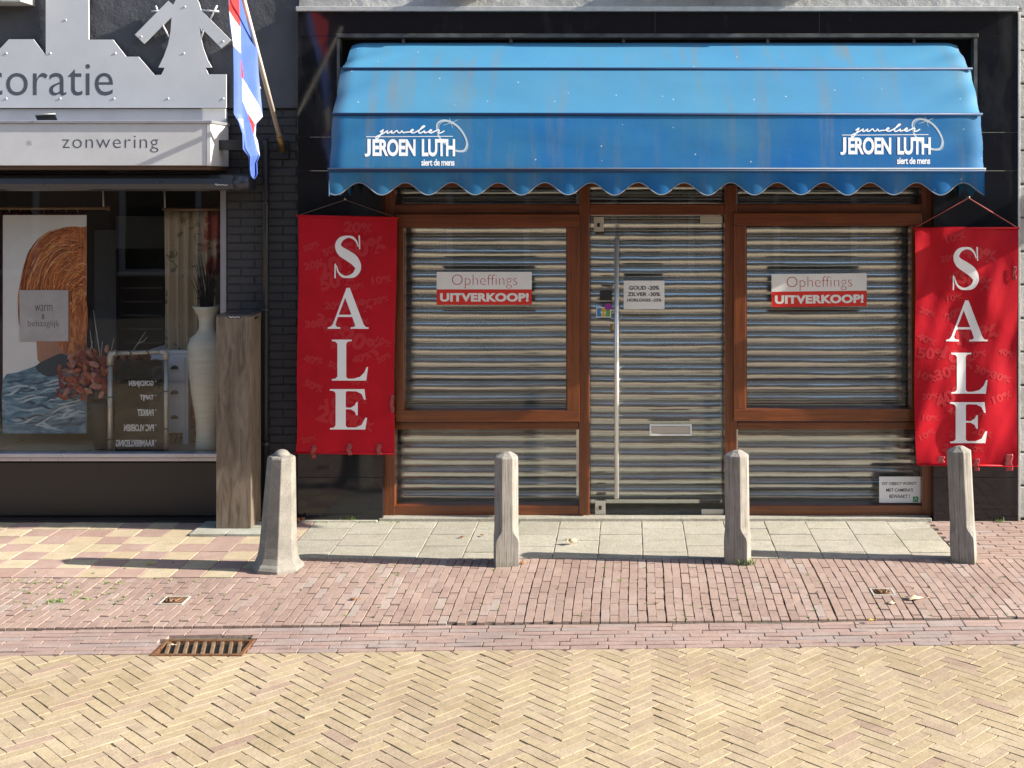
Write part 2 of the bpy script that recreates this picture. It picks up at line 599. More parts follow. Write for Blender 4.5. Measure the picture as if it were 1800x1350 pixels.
M['banner'] = banner_mat()
M['banner_pattern'] = simple('faded_percent_print', (0.44, 0.008, 0.018), 0.5, vary=0.05)
M['banner_white'] = simple('banner_white_print', (0.80, 0.79, 0.78), 0.5, vary=0.03)
M['white_paper'] = simple('white_paper', (0.74, 0.73, 0.70), 0.6, vary=0.04)
M['sticker_red'] = simple('sticker_red', (0.62, 0.025, 0.018), 0.4, vary=0.04)
M['ink_red'] = simple('ink_red', (0.42, 0.02, 0.02), 0.5)
M['ink_black'] = simple('ink_black', (0.015, 0.015, 0.017), 0.5)
M['green_ink'] = simple('green_ink', (0.03, 0.25, 0.08), 0.5)
M['steel'] = simple('brushed_steel', (0.72, 0.71, 0.69), 0.38, metal=0.6, vary=0.06, stretch=(40, 40, 1))
M['satin'] = simple('satin_fitting', (0.50, 0.47, 0.42), 0.45, metal=0.6, vary=0.05)
M['brass'] = simple('dull_brass', (0.30, 0.20, 0.08), 0.5, metal=0.8)
M['tape'] = simple('packing_tape', (0.30, 0.05, 0.055), 0.12, vary=0.4, nscale=60, bmp=0.5, bscale=120)


def shutter_mat():
    m, nt, b = new_mat('shutter_slat_metal')
    v = coord(nt, world=True, scale=(1.3, 1, 9))
    n = noise_tex(nt, v, 2.2, 5, 0.6)
    c = ramp(nt, n, [(0.3, (0.50, 0.515, 0.50)), (0.7, (0.64, 0.655, 0.63))])
    n2 = noise_tex(nt, coord(nt, world=True, scale=(4, 1, 45)), 2.0, 3, 0.5)
    c = mixc(nt, ramp(nt, n2, [(0.70, (0, 0, 0)), (0.76, (0.6, 0.6, 0.6))]), c, (0.10, 0.09, 0.07))
    nt.links.new(c, b.inputs['Base Color'])
    b.inputs['Metallic'].default_value = 0.85
    nt.links.new(ramp(nt, n, [(0.3, (0.13,) * 3), (0.7, (0.20,) * 3)]), b.inputs['Roughness'])
    n3 = noise_tex(nt, coord(nt, world=True, scale=(1.5, 1, 3)), 1.5, 2, 0.5)
    bump(nt, b, n3, 0.12, 0.01)
    return m


M['shutter'] = shutter_mat()
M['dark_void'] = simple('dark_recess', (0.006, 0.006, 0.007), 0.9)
M['dark_metal'] = simple('dark_metal', (0.022, 0.024, 0.028), 0.35, metal=0.2, vary=0.2)
M['alu_trim'] = simple('weathered_aluminium', (0.50, 0.50, 0.48), 0.5, metal=0.35, vary=0.15, nscale=14, bmp=0.15)
M['rail_steel'] = simple('stained_steel_profile', (0.10, 0.098, 0.09), 0.45, metal=0.5, vary=0.5, nscale=9)


def glass_mat(name, tint=(0.985, 0.99, 0.985), ior=1.5, rough=0.0, boost=1.0):
    m = bpy.data.materials.new(name); m.use_nodes = True
    nt = m.node_tree; nt.nodes.clear()
    out = N(nt, 'OutputMaterial'); tr = N(nt, 'BsdfTransparent'); gl = N(nt, 'BsdfGlossy'); mx = N(nt, 'MixShader'); fr = N(nt, 'Fresnel')
    tr.inputs[0].default_value = (*tint, 1); gl.inputs['Roughness'].default_value = rough
    fr.inputs['IOR'].default_value = ior
    v = coord(nt, world=True); n = noise_tex(nt, v, 0.9, 2, 0.5)
    bp = N(nt, 'Bump'); bp.inputs['Strength'].default_value = 0.05; bp.inputs['Distance'].default_value = 0.02
    nt.links.new(n, bp.inputs['Height']); nt.links.new(bp.outputs[0], gl.inputs['Normal'])
    mu = N(nt, 'Math', operation='MULTIPLY'); mu.inputs[1].default_value = boost; mu.use_clamp = True
    nt.links.new(fr.outputs[0], mu.inputs[0]); nt.links.new(mu.outputs[0], mx.inputs[0])
    nt.links.new(tr.outputs[0], mx.inputs[1]); nt.links.new(gl.outputs[0], mx.inputs[2]); nt.links.new(mx.outputs[0], out.inputs[0])
    return m


M['glass'] = glass_mat('shop_glass', boost=0.55)
M['reflected_panel'] = glass_mat('reflected_sign_panel', tint=(0.36, 0.37, 0.40), boost=0.6)  # see-through panel of the sign that stands in for a reflection


def stucco(name, c, bs=0.9, spots=True, s=26):
    m, nt, b = new_mat(name)
    v = coord(nt, world=True)
    n = noise_tex(nt, v, 2.2, 6, 0.6)
    col = ramp(nt, n, [(0.3, tuple(x * 0.75 for x in c)), (0.7, tuple(x * 1.25 for x in c))])
    nt.links.new(col, b.inputs['Base Color']); b.inputs['Roughness'].default_value = 0.62
    n2 = noise_tex(nt, v, s, 6, 0.62, 0.5)
    p = bump(nt, b, n2, bs, 0.012)
    n3 = noise_tex(nt, v, s * 5, 3, 0.6)
    bump(nt, b, n3, 0.5, 0.002, p)
    return m


M['dark_stucco'] = stucco('charcoal_stucco', (0.065, 0.067, 0.078), 0.55, s=38)
M['grey_stucco'] = stucco('grey_roughcast', (0.40, 0.40, 0.385), 0.6, s=24)
M['painted_brick'] = stucco('dark_painted_brick', (0.032, 0.030, 0.034), 0.5, s=40)
M['painted_mortar'] = stucco('dark_painted_mortar', (0.014, 0.0135, 0.016), 0.5, s=60)
M['dark_plinth'] = simple('dark_brown_panel', (0.022, 0.017, 0.015), 0.45, vary=0.15, nscale=3, bmp=0.1)
M['silver_paint'] = simple('silver_painted_board', (0.60, 0.61, 0.64), 0.42, metal=0.15, vary=0.04, nscale=4, bmp=0.05)
M['white_frame'] = simple('white_painted_board', (0.60, 0.60, 0.61), 0.45, vary=0.06, nscale=5, bmp=0.06)
M['slate_letter'] = simple('slate_lettering', (0.075, 0.085, 0.105), 0.5)
M['sill'] = simple('pale_metal_sill', (0.46, 0.46, 0.50), 0.3, metal=0.5, vary=0.08)
M['jamb'] = simple('grey_window_jamb', (0.24, 0.23, 0.25), 0.4, vary=0.08)
M['cassette'] = simple('blue_grey_cassette', (0.055, 0.062, 0.078), 0.3, metal=0.3, vary=0.08)
M['soffit'] = wood_mat('brown_soffit_board', (0.06, 0.028, 0.012), (0.14, 0.07, 0.03), 0.5, horiz=True)
M['concrete'] = None


def concrete_mat():
    m, nt, b = new_mat('pitted_concrete')
    v = coord(nt, 'Object')
    n = noise_tex(nt, v, 9, 6, 0.65)
    col = ramp(nt, n, [(0.3, (0.16, 0.15, 0.132)), (0.7, (0.27, 0.255, 0.225))])
    n2 = noise_tex(nt, v, 150, 4, 0.75)
    col = mixc(nt, 0.8, col, ramp(nt, n2, [(0.3, (0.66, 0.65, 0.63)), (0.6, (1.05, 1.05, 1.05))]), 'MULTIPLY')
    vo = N(nt, 'TexVoronoi'); vo.inputs['Scale'].default_value = 55; nt.links.new(v, vo.inputs['Vector'])
    pit = ramp(nt, vo.outputs['Distance'], [(0.10, (0, 0, 0)), (0.22, (1, 1, 1))])
    nt.links.new(col, b.inputs['Base Color']); b.inputs['Roughness'].default_value = 0.9
    p = bump(nt, b, pit, 0.55, 0.004)
    bump(nt, b, n2, 0.6, 0.003, p)
    return m


M['concrete'] = concrete_mat()
M['rust'] = simple('rusty_iron', (0.16, 0.075, 0.035), 0.75, metal=0.3, vary=0.45, nscale=40, bmp=0.6, bscale=120)
M['rust_bar'] = simple('worn_iron_bar', (0.22, 0.145, 0.09), 0.55, metal=0.3, vary=0.3, nscale=30, bmp=0.4, bscale=120)
M['cover_frame'] = simple('pale_cover_frame', (0.38, 0.37, 0.33), 0.6, vary=0.2, bmp=0.3)
M['grass'] = simple('weed_green', (0.13, 0.22, 0.035), 0.6, vary=0.4, nscale=50)
M['leaf_brown'] = simple('dead_leaf_brown', (0.26, 0.11, 0.04), 0.6, vary=0.35, nscale=50, bmp=0.3)
M['leaf_pale'] = simple('dead_leaf_pale', (0.60, 0.46, 0.30), 0.6, vary=0.2, nscale=50, bmp=0.3)
M['leaf_yellow'] = simple('dead_leaf_yellow', (0.55, 0.33, 0.04), 0.6, vary=0.25, nscale=50)
M['flag_blue'] = simple('flag_blue', (0.05, 0.10, 0.34), 0.6, vary=0.06)
M['flag_white'] = simple('flag_white', (0.48, 0.46, 0.46), 0.6, vary=0.04)
M['flag_red'] = simple('flag_red', (0.42, 0.018, 0.018), 0.6, vary=0.06)
M['pole_white'] = simple('painted_pole', (0.56, 0.51, 0.45), 0.4, vary=0.12, stretch=(1, 1, 3), nscale=12)

# ------------------------------------------------------------------ lettering outlines
SER = {
    'L': [[(0.02, 1), (0.56, 1), (0.56, .965), (.45, .95), (.41, .90), (.41, .09), (.46, .045), (.60, .045), (.78, .09), (.90, .20), (.96, .33), (1, .33), (.95, 0), (0.02, 0), (.02, .035), (.12, .05), (.17, .10), (.17, .90), (.12, .95), (.02, .965)]],
    'E': [[(0.0, 1), (.92, 1), (.95, .74), (.91, .74), (.84, .88), (.70, .945), (.46, .95), (.42, .92), (.42, .545), (.55, .54), (.66, .60), (.70, .68), (.74, .68), (.74, .35), (.70, .35), (.66, .44), (.55, .50), (.42, .50), (.42, .09), (.47, .05), (.68, .05), (.84, .11), (.94, .29), (.99, .29), (.94, 0), (0, 0), (0, .035), (.10, .05), (.15, .10), (.15, .90), (.10, .95), (0, .965)]],
    'A': [[(.46, 1), (.54, 1), (.88, .10), (.93, .045), (1, .035), (1, 0), (.56, 0), (.56, .035), (.65, .05), (.67, .09), (.60, .29), (.25, .29), (.19, .11), (.22, .05), (.31, .035), (.31, 0), (0, 0), (0, .035), (.08, .06), (.13, .12)],
          [(.27, .345), (.58, .345), (.425, .76)]],
}
SERIF = {k: outline2d(v) for k, v in SER.items()}
_s = catmull([(.85, .74, .03), (.78, .87, .05), (.66, .95, .06), (.50, .97, .055), (.30, .915, .12), (.19, .78, .19), (.27, .64, .23), (.50, .53, .25), (.73, .41, .25), (.84, .25, .20), (.73, .09, .13), (.50, .03, .055), (.33, .05, .06), (.20, .14, .05), (.13, .30, .03)], 6)
SERIF_S = ribbon([(p[0], p[1]) for p in _s], [p[2] for p in _s])
SERIF_S2 = [([(.855, 1), (.90, 1), (.915, .68), (.875, .68)], [(0, 1, 2, 3)]), ([(.07, 0), (.115, 0), (.12, .34), (.075, .34)], [(0, 1, 2, 3)])]
PCT = [text2d(t, 0.045) for t in ('50%', '30%', '10%', '40%', '20%')]

# ================================================================== GROUND
pave = empty('pavement', (0, -1.5, 0), kind='structure')
road = empty('road', (0, -3.5, 0), kind='structure')
gutter = empty('gutter', (0, -2.5, 0), kind='structure')
fore = empty('tiled_forecourt', (-3.5, -0.8, 0), kind='structure')
walk = empty('slab_walkway', (0, -0.6, 0), kind='structure')
b = MB().box(-60, 60, -60, 30, -0.40, -0.10); b.build('ground', M['far_ground'], kind='structure')


def Bnd(x): return -2.72 + 0.033 * (x + 0.6)      # line where the yellow road begins


GW = 0.385                                          # gutter width


def hgt(x, y):
    h = 0.004 * mnoise.noise(Vector((x * 0.7, y * 0.9, 0)))
    e = Bnd(x)
    if y < e: h += -0.016
    elif y < e + GW: h += -0.016 + 0.004 * (y - e) / GW
    return h


x0g, x1g = -6.6, 6.2
MB().grid(lambda u, v: (x0g + (x1g - x0g) * u, -7.0 + (Bnd(x0g + (x1g - x0g) * u) + 7.0) * v, -0.031 + 0.003 * mnoise.noise(Vector((u * 30, v * 12, 3)))), 60, 20).build('road_bed', M['joint_sand'], road)
MB().grid(lambda u, v: (x0g + (x1g - x0g) * u, Bnd(x0g + (x1g - x0g) * u) * (1 - v) + 0.0 * v, -0.013 - (0.014 if v < 0.15 else 0)), 60, 20).build('pavement_bed', M['joint_dirt'], pave)
_rd = MB(); _rd.box(-60, 60, -17.0, -7.0, -0.06, -0.012); _rd.box(-60, x0g, -7.0, 0, -0.06, -0.012); _rd.box(x1g, 60, -7.0, 0, -0.06, -0.012)
_rd.build('far_street', M['far_ground'], kind='structure')


def paver_ring(poly, jit, rng):
    """outline with a few extra points so that edges are not dead straight"""
    out = []
    n = len(poly)
    for i in range(n):
        a, c = poly[i], poly[(i + 1) % n]
        L = hypot(c[0] - a[0], c[1] - a[1])
        out.append((a[0] + rng.uniform(-jit, jit), a[1] + rng.uniform(-jit, jit)))
        if L > 0.12:
            for t in (0.33, 0.67):
                out.append((a[0] + (c[0] - a[0]) * t + rng.uniform(-jit, jit), a[1] + (c[1] - a[1]) * t + rng.uniform(-jit, jit)))
    return out


def paver_geo(poly, rng, jit=0.0012, inset=0.0014, drop=0.0013, depth=0.035):
    ring = paver_ring(poly, jit, rng)
    n = len(ring)
    cx = sum(p[0] for p in ring) / n; cy = sum(p[1] for p in ring) / n
    vs = [(p[0], p[1], -depth) for p in ring] + [(p[0], p[1], -drop + rng.uniform(-.0008, .0008)) for p in ring]
    for p in ring:
        d = hypot(p[0] - cx, p[1] - cy); k = inset / d * 1.2
        vs.append((p[0] + (cx - p[0]) * k, p[1] + (cy - p[1]) * k * 1.0, 0))
    fs = []
    for i in range(n):
        j = (i + 1) % n
        fs.append((i, j, n + j, n + i)); fs.append((n + i, n + j, 2 * n + j, 2 * n + i))
    fs.append(tuple(range(2 * n, 3 * n)))
    return vs, fs


def clip(poly, f):
    """keep the part of poly where f(x,y) >= 0 (f linear)"""
    out = []
    n = len(poly)
    for i in range(n):
        a, c = poly[i], poly[(i + 1) % n]
        fa, fc = f(*a), f(*c)
        if fa >= 0: out.append(a)
        if (fa >= 0) != (fc >= 0):
            t = fa / (fa - fc); out.append((a[0] + (c[0] - a[0]) * t, a[1] + (c[1] - a[1]) * t))
    return out


def area(poly):
    return abs(sum(poly[i][0] * poly[(i + 1) % len(poly)][1] - poly[(i + 1) % len(poly)][0] * poly[i][1] for i in range(len(poly)))) / 2


def lay(parent, name, items, mat_of, zj=0.0018, tilt=0.012, limit=300, depth=0.035, **kw):
    """items: (key, poly-local-centred, cx, cy, rot). Those showing largest become parts, the rest one joined part."""
    rng = random.Random(len(items))
    scored = []
    for it in items:
        key, poly, cx, cy, rot = it
        px, py = to_px(cx, cy, 0)
        d = cy + CAMD
        vis = -15 < px < 1815 and 700 < py < 1370
        scored.append((0 if vis else 1, -area(poly) / d ** 3, it))
    order = sorted(range(len(items)), key=lambda i: scored[i][:2])
    chosen = set(i for i in order[:limit] if scored[i][0] == 0)
    cache = {}
    rest = {}
    for i, it in enumerate(items):
        key, poly, cx, cy, rot = it
        z = hgt(cx, cy) + rng.uniform(-zj, zj)
        ta, tb = rng.gauss(0, tilt), rng.gauss(0, tilt)
        if max(abs(p[0]) for p in poly) > 0.12 or max(abs(p[1]) for p in poly) > 0.12: ta *= 0.35; tb *= 0.35
        mt = mat_of(it)
        if i in chosen:
            if key is not None:
                kk = (key, rng.randrange(6), mt.name)
                me = cache.get(kk)
            else: kk = None; me = None
            if me is None:
                vs, fs = paver_geo(poly, rng, depth=depth, **kw)
                me = bpy.data.meshes.new(name); me.from_pydata(vs, [], fs); me.materials.append(mt); me.update()
                if kk: cache[kk] = me
            o = bpy.data.objects.new(name, me)
            link(o, parent, (cx, cy, z)); o.rotation_euler = (ta, tb, rot)
        else:
            mb = rest.setdefault(mt.name, (MB(), mt))[0]
            vs, fs = paver_geo(poly, rng, depth=depth, **kw)
            c, s = cos(rot), sin(rot)
            mb.add([(cx + c * x - s * y, cy + s * x + c * y, z + zz + y * ta * 0.7 - x * tb * 0.7) for x, y, zz in vs], fs)
    for mb, mt in rest.values():
        mb.build(name + '_remainder', mt, parent, kind='stuff')


def rect(w, h): return [(-w / 2, -h / 2), (w / 2, -h / 2), (w / 2, h / 2), (-w / 2, h / 2)]


# herringbone road
L_, W_ = 0.215, 0.063
J = 0.0036
items = []
s2 = math.sqrt(0.5)
DR = (-2.545, -2.055, -2.815, -2.575)      # drain grate footprint
for j in range(-26, 27):
    for k in range(-2, 52):
        for vert in (0, 1):
            if vert: cx, cy = (k - 0.5) * W_, k * W_ + L_ / 2
            else: cx, cy = k * W_ + L_ / 2, (k + 0.5) * W_
            cx += j * L_; cy -= j * L_
            wx = (cx - cy) * s2; wy = (cx + cy) * s2 - 6.9
            rot = radians(45 + (90 if vert else 0)) + R.gauss(0, 0.008)
            wx += R.gauss(0, 0.0012); wy += R.gauss(0, 0.0012)
            # slow wander of the courses
            wy += 0.02 * sin(wx * 0.9 + 1)
            if wx < x0g + .1 or wx > x1g - .1 or wy < -6.6 or wy > Bnd(wx) + 0.15: continue
            lj = J + abs(R.gauss(0, 0.0012))
            poly = rect(L_ - lj, W_ - lj)
            c_, s_ = cos(rot), sin(rot)
            wp = [(wx + c_ * a - s_ * d, wy + s_ * a + c_ * d) for a, d in poly]
            key = 'h'
            if any(p[1] > Bnd(p[0]) - .004 for p in wp):
                cp = clip(wp, lambda x, y: Bnd(x) - .004 - y)
                if len(cp) < 3 or area(cp) < 0.0012: continue
                mx = sum(p[0] for p in cp) / len(cp); my = sum(p[1] for p in cp) / len(cp)
                items.append((None, [(p[0] - mx, p[1] - my) for p in cp], mx, my, 0.0)); continue
            items.append((key, rect(L_ - J, W_ - J), wx, wy, rot))
lay(road, 'brick', items, lambda it: M['yellow_brick'], tilt=0.006, zj=0.0011, jit=0.0018)

# gutter: six courses laid along the street
items = []
gr = math.atan(0.033)
for row in range(7):
    off = R.uniform(0, .2)
    x = x0g + off
    yy = GW - (row + 0.5) * GW / 7
    while x < x1g - .15:
        l = 0.208
        cx = x + l / 2; cy = Bnd(cx) + yy
        w = GW / 7 - 0.005
        if DR[0] - .01 < cx + l / 2 and cx - l / 2 < DR[1] + .01 and cy - w < DR[3] and cy + w > DR[2]:
            for a0, a1 in ((x, DR[0] - .004), (DR[1] + .004, x + l)):
                if a1 - a0 > 0.03: items.append((None, rect(a1 - a0 - .004, w), (a0 + a1) / 2, Bnd((a0 + a1) / 2) + yy, gr))
        else:
            items.append(('g', rect(l - 0.006, w), cx, cy + R.gauss(0, .001), gr + R.gauss(0, .004)))
        x += l
lay(gutter, 'brick', items, lambda it: M['gutter_brick'], tilt=0.010)

# red pavement, courses running away from the kerb line
SLX0, SLX1, SLY = -2.33, 2.203, -1.06
TLY = -1.475
items = []
RW, RL = 0.0545, 0.209
ncol = int((x1g - x0g) / RW)
for c in range(ncol):
    cx = x0g + (c + .5) * RW
    ytop = TLY - .006 if cx < SLX0 else (SLY - .004 if cx < SLX1 + .02 else SLY - .004)
    if cx < SLX0: ytop = TLY - .008
    elif -2.33 <= cx < -2.25: ytop = -1.3
    ybot = Bnd(cx) + GW + .002
    y = ytop + ((c % 2) * RL / 2 + R.uniform(-.012, .012))
    wob = R.gauss(0, .0012)
    while y > ybot + .001:
        a, e = y - RL, y
        top, bot = min(e, ytop), max(a, ybot)
        if top - bot > 0.03:
            cy = (top + bot) / 2
            full = abs((top - bot) - RL) < 1e-6
            xx = cx + wob + 0.004 * sin(cy * 4 + cx * 1.3)
            items.append(('r' if full else None, rect(RW - 0.0050, top - bot - 0.0105), xx, cy, R.gauss(0, .006) - 0.016 * cos(cy * 4 + cx * 1.3)))
        y -= RL
# right end: courses laid along the front, up to the wall
yy = SLY + .002
r_ = 0
while yy < -0.12:
    x = SLX1 + .03 + 0.06 * (SLY - yy) + (r_ % 2) * .10
    if r_ % 2: items.append((None, rect(.095, RW - .006), SLX1 + .03 + .05, yy + RW / 2, 0))
    while x < x1g - .2:
        items.append(('r2', rect(RL - .006, RW - .006), x + RL / 2, yy + RW / 2, R.gauss(0, .006))); x += RL
    yy += RW; r_ += 1
lay(pave, 'brick', items, lambda it: M['red_brick'], tilt=0.010, zj=0.0015, jit=0.0013)

# checkered tiles in front of the decoration shop
items = []
TP = 0.2
for r in range(7):
    y1 = -0.135 - r * 0.1915
    k = 0
    xe = -2.724 + TP * 2
    while xe > x0g:
        a, e = xe - TP, min(xe, SLX0 - .004)
        if a > x0g and e - a > .03:
            items.append((('t', round(e - a, 2), (k + r) % 2), rect(e - a - .005, 0.1915 - .005), (a + e) / 2, y1 - 0.0957, R.gauss(0, .003)))
        xe -= TP; k += 1
lay(fore, 'tile', items, lambda it: M['cream_tile'] if (it[0][2] ^ (R.random() < .05)) else M['pink_tile'], tilt=0.005, zj=0.0012, inset=.003)
# filler bricks between tiles and slabs near the concrete bollard
# slabs
items = []
for k in range(15):
    xa = SLX0 + k * 0.3022
    rows = [-.10, -.46, -.76, -1.055] if k % 2 else [-.10, -.31, -.61, -.91, -1.055]
    for a, e in zip(rows[:-1], rows[1:]):
        items.append((('s', round(a - e, 2)), rect(.3022 - .005, a - e - .010), xa + .1511, (a + e) / 2, R.gauss(0, .003)))
lay(walk, 'paving_slab', items, lambda it: M['slab'], tilt=0.008, zj=0.0015, inset=.004, depth=.05)
b = MB(); b.box(-1.86, 2.24, -.105, -.01, -.02, .022); b.build('threshold_strip', M['slab'], walk, bevel=.004)
b = MB(); b.box(-2.45, -1.87, -.135, -.10, -.02, .010); b.build('mortar_edge', M['slab'], walk, bevel=.004)
# kerb strip in front of the left shop and the pale tiles under the oak column
items = []
for k in range(2):
    items.append((('p',), rect(.252, .17), -3.0 + k * .258, -0.43, 0)); items.append((('p',), rect(.252, .17), -3.0 + k * .258, -0.25, 0))
rngp = random.Random(3)
for it in items:
    vs, fs = paver_geo(it[1], rngp, depth=.03)
    me = bpy.data.meshes.new('plinth_tile'); me.from_pydata(vs, [], fs); me.materials.append(M['plinth_tile'])
    o = bpy.data.objects.new('plinth_tile', me); link(o, fore, (it[2], it[3], .016))

# drain grate
dg = empty('drain_grate', (-2.3, -2.695, -.02), 'rusty rectangular drain grate with slanted bars in the brick gutter at left', 'drain grate')
b = MB()
b.box(DR[0], DR[1], DR[2], DR[2] + .022, -.05, -.008); b.box(DR[0], DR[1], DR[3] - .022, DR[3], -.05, -.008)
b.box(DR[0], DR[0] + .022, DR[2] + .0221, DR[3] - .0221, -.05, -.0085); b.box(DR[1] - .022, DR[1], DR[2] + .0221, DR[3] - .0221, -.05, -.0085)
b.build_split('frame_bar', M['rust'], dg, bevel=.003)
MB().box(DR[0] + .01, DR[1] - .01, DR[2] + .01, DR[3] - .01, -.09, -.045).build('pit', M['dark_void'], dg)
for i in range(9):
    x = DR[0] + .052 + i * .0483
    b = MB(); rt = Matrix.Rotation(radians(14), 3, 'Z')
    b.cbox((x, (DR[2] + DR[3]) / 2, -.024), (.020, DR[3] - DR[2] - .052, .026), rt)
    b.build('bar', M['rust_bar'], dg, bevel=.003)


def cover(x, y, s, lab):
    t = empty('valve_cover', (x, y, 0), lab, 'valve cover', 'small iron valve covers in the brick pavement')
    z = .006
    b = MB(); w = s / 2; e = .012
    b.box(x - w, x + w, y - w, y - w + e, -.03, z); b.box(x - w, x + w, y + w - e, y + w, -.03, z)
    b.box(x - w, x - w + e, y - w + e, y + w - e, -.03, z - .0005); b.box(x + w - e, x + w, y - w + e, y + w - e, -.03, z - .0005)
    b.build_split('frame_bar', M['cover_frame'], t, bevel=.002)
    MB().box(x - w + e, x + w - e, y - w + e, y + w - e, -.03, z - .004).build('plate', M['rust'], t)
    MB().lathe((x, y, 0), [(w * .70, z - .004), (w * .70, z + .001), (w * .62, z + .002), (w * .55, z - .001)], 24).build('lid', M['rust'], t)
    b = MB()
    for p, q in (((-.3, .25), (-.12, -.28)), ((-.12, -.28), (0, .12)), ((0, .12), (.12, -.28)), ((.12, -.28), (.3, .25))):
        b.tube([(x + p[0] * s * .8, y + p[1] * s * .8, z + .002), (x + q[0] * s * .8, y + q[1] * s * .8, z + .002)], .004, 6)
    b.build('cast_relief', M['rust_bar'], t)


cover(-2.725, -1.945, .150, 'small square rusty valve cover in the red bricks left, uphill of the drain grate')
cover(1.543, -1.783, .140, 'small square rusty valve cover in the red bricks at right, beside a pale dead leaf')

# ================================================================== DECORATION SHOP (left)
XL = -7.0
XB = XP(398, 0)            # right side of the display window opening
XG = -2.466                # left edge of the granite
ds = empty('decoration_shop', (-4.7, 0, 0), 'dark charcoal shop building with a large display window, left of the blue awning', 'shop building')
ZB = ZP(190, 0)
zs = ZP(800, 0)
b = MB()
b.grid(lambda u, v: (XL + (XG - .004 - XL) * u, -.030 + .0025 * mnoise.noise(Vector((u * 60, 0, v * 30))) + .0018 * mnoise.noise(Vector((u * 220, 4, v * 110))), ZB + (6.2 - ZB) * v), 260, 180)
b.build('stucco_wall', M['dark_stucco'], ds)
b = MB(); b.box(XL, XG, .02, .3, ZB - .1, 6.2); b.box(XB + .02, XG, .02, .3, 0, ZB - .1); b.box(XL, XB + .02, .02, .3, ZP(330), ZB - .1); b.box(XL, XB + .02, .02, .3, -.05, zs - .05)
b.build('backing_wall', M['painted_mortar'], ds)
b = MB(); b.box(XB - .02, XG + .06, .0, .0201, 0, ZB); b.build('mortar', M['painted_mortar'], ds)
# painted bricks of the pier between window and granite
rb = random.Random(5)
bh = 0.0625
rows = int((ZB) / bh)
meshes = {}
for r in range(rows):
    z = r * bh
    x = XB + .004 - (r % 2) * .105
    while x < XG + .03:
        a = max(x, XB + .002); e = min(x + .21, XG + .05)
        if e - a > .03:
            key = (round(e - a, 3), rb.randrange(3))
            if key not in meshes:
                vs, fs = paver_geo(rect(e - a - .007, bh - .008), rb, jit=.0025, inset=.005, drop=.004, depth=.02)
                me = bpy.data.meshes.new('brick'); me.from_pydata(vs, [], fs); me.materials.append(M['painted_brick']); me.update(); meshes[key] = me
            o = bpy.data.objects.new('brick', meshes[key])
            link(o, ds, ((a + e) / 2, -.0055 + rb.uniform(-.0025, .0025), z + bh / 2))
            o.rotation_euler = (pi / 2 + rb.gauss(0, .012), rb.gauss(0, .006), rb.gauss(0, .008))
        x += .21
# plinth below the window
MB().box(XL, XB + .0, -.02, .019, .02, ZP(813, -.02)).build('plinth_panel', M['dark_plinth'], ds, bevel=.003)
MB().box(XL, XB + .30, -.135, -.02, -.02, .012).build('kerb_strip', M['dark_plinth'], ds, bevel=.004)
b = MB(); b.box(XL, XB - .01, -.07, .03, ZP(804, -.06), ZP(797, -.06)); b.box(XL, XB - .01, -.05, .0, ZP(811, -.05), ZP(804.5, -.05))
b.build('window_sill', M['sill'], ds, bevel=.004)
wd = MB().box(XP(388), XB, -.012, .10, ZP(806), ZP(332)).build('window_frame', M['jamb'], ds, bevel=.003)
MB().box(XL, XP(388), .010, .016, ZP(797), ZP(320)).build('pane', M['glass'], wd)
# interior of the display window
ZF = 0.478
b = MB()
b.box(XL, XB + .3, 1.9, 2.0, 0, 3.0); b.box(XB + .3, XB + .36, .1, 2.0, 0, 3.0)
b.box(XL - .05, XL, .1, 2.0, 0, 3.0)
b.build('interior_wall', simple('interior_dark_wall', (0.05, 0.045, 0.045), 0.8), ds)
MB().box(XL, XB + .3, .1, 2.0, 2.62, 2.7).build('interior_ceiling', simple('interior_ceiling', (0.55, 0.42, 0.30), 0.8), ds)
fl = MB().box(XL, XB + .3, .03, 1.9, ZF - .08, ZF - .012).build('display_floor', simple('display_floor', (0.20, 0.14, 0.08), 0.6), ds)
wl = simple('pale_oak_floor', (0.62, 0.48, 0.29), 0.45, vary=0.25, nscale=5, stretch=(1, 12, 1))
for i in range(14):
    for k in range(4):
        MB().box(XL + .01 + k * 1.1 + (i % 2) * .4 - .4 if k else XL + .01, XL + k * 1.1 + 1.09 + (i % 2) * .4 - .4 if k < 3 else XB + .28, .035 + i * .13, .162 + i * .13, ZF - .012, ZF).build('floor_board', wl, ds)
# grey door frame at the back of the shop
gm = simple('interior_grey_joinery', (0.10, 0.105, 0.12), 0.5)
b = MB(); Yb = 1.7
b.pbox(166, 204, 405, 800, Yb, Yb + .05); b.pbox(204, 330, 380, 437, Yb + .002, Yb + .05); b.pbox(204, 330, 478, 486, Yb + .01, Yb + .05)
b.build_split('interior_frame_board', gm, ds)
b = MB()
for i in range(9):
    b.pbox(212, 285, 505 + i * 24, 508 + i * 24, Yb + .1, Yb + .12)
b.build_split('interior_shelf_rack', simple('rack_metal', (0.12, 0.11, 0.10), 0.4, metal=.5), ds)
# board behind the canopy
MB().box(XL, XP(398, -.03), -.05, .0, ZP(216, -.05), ZP(191, -.05)).build('fascia_board', M['white_frame'], ds, bevel=.003)

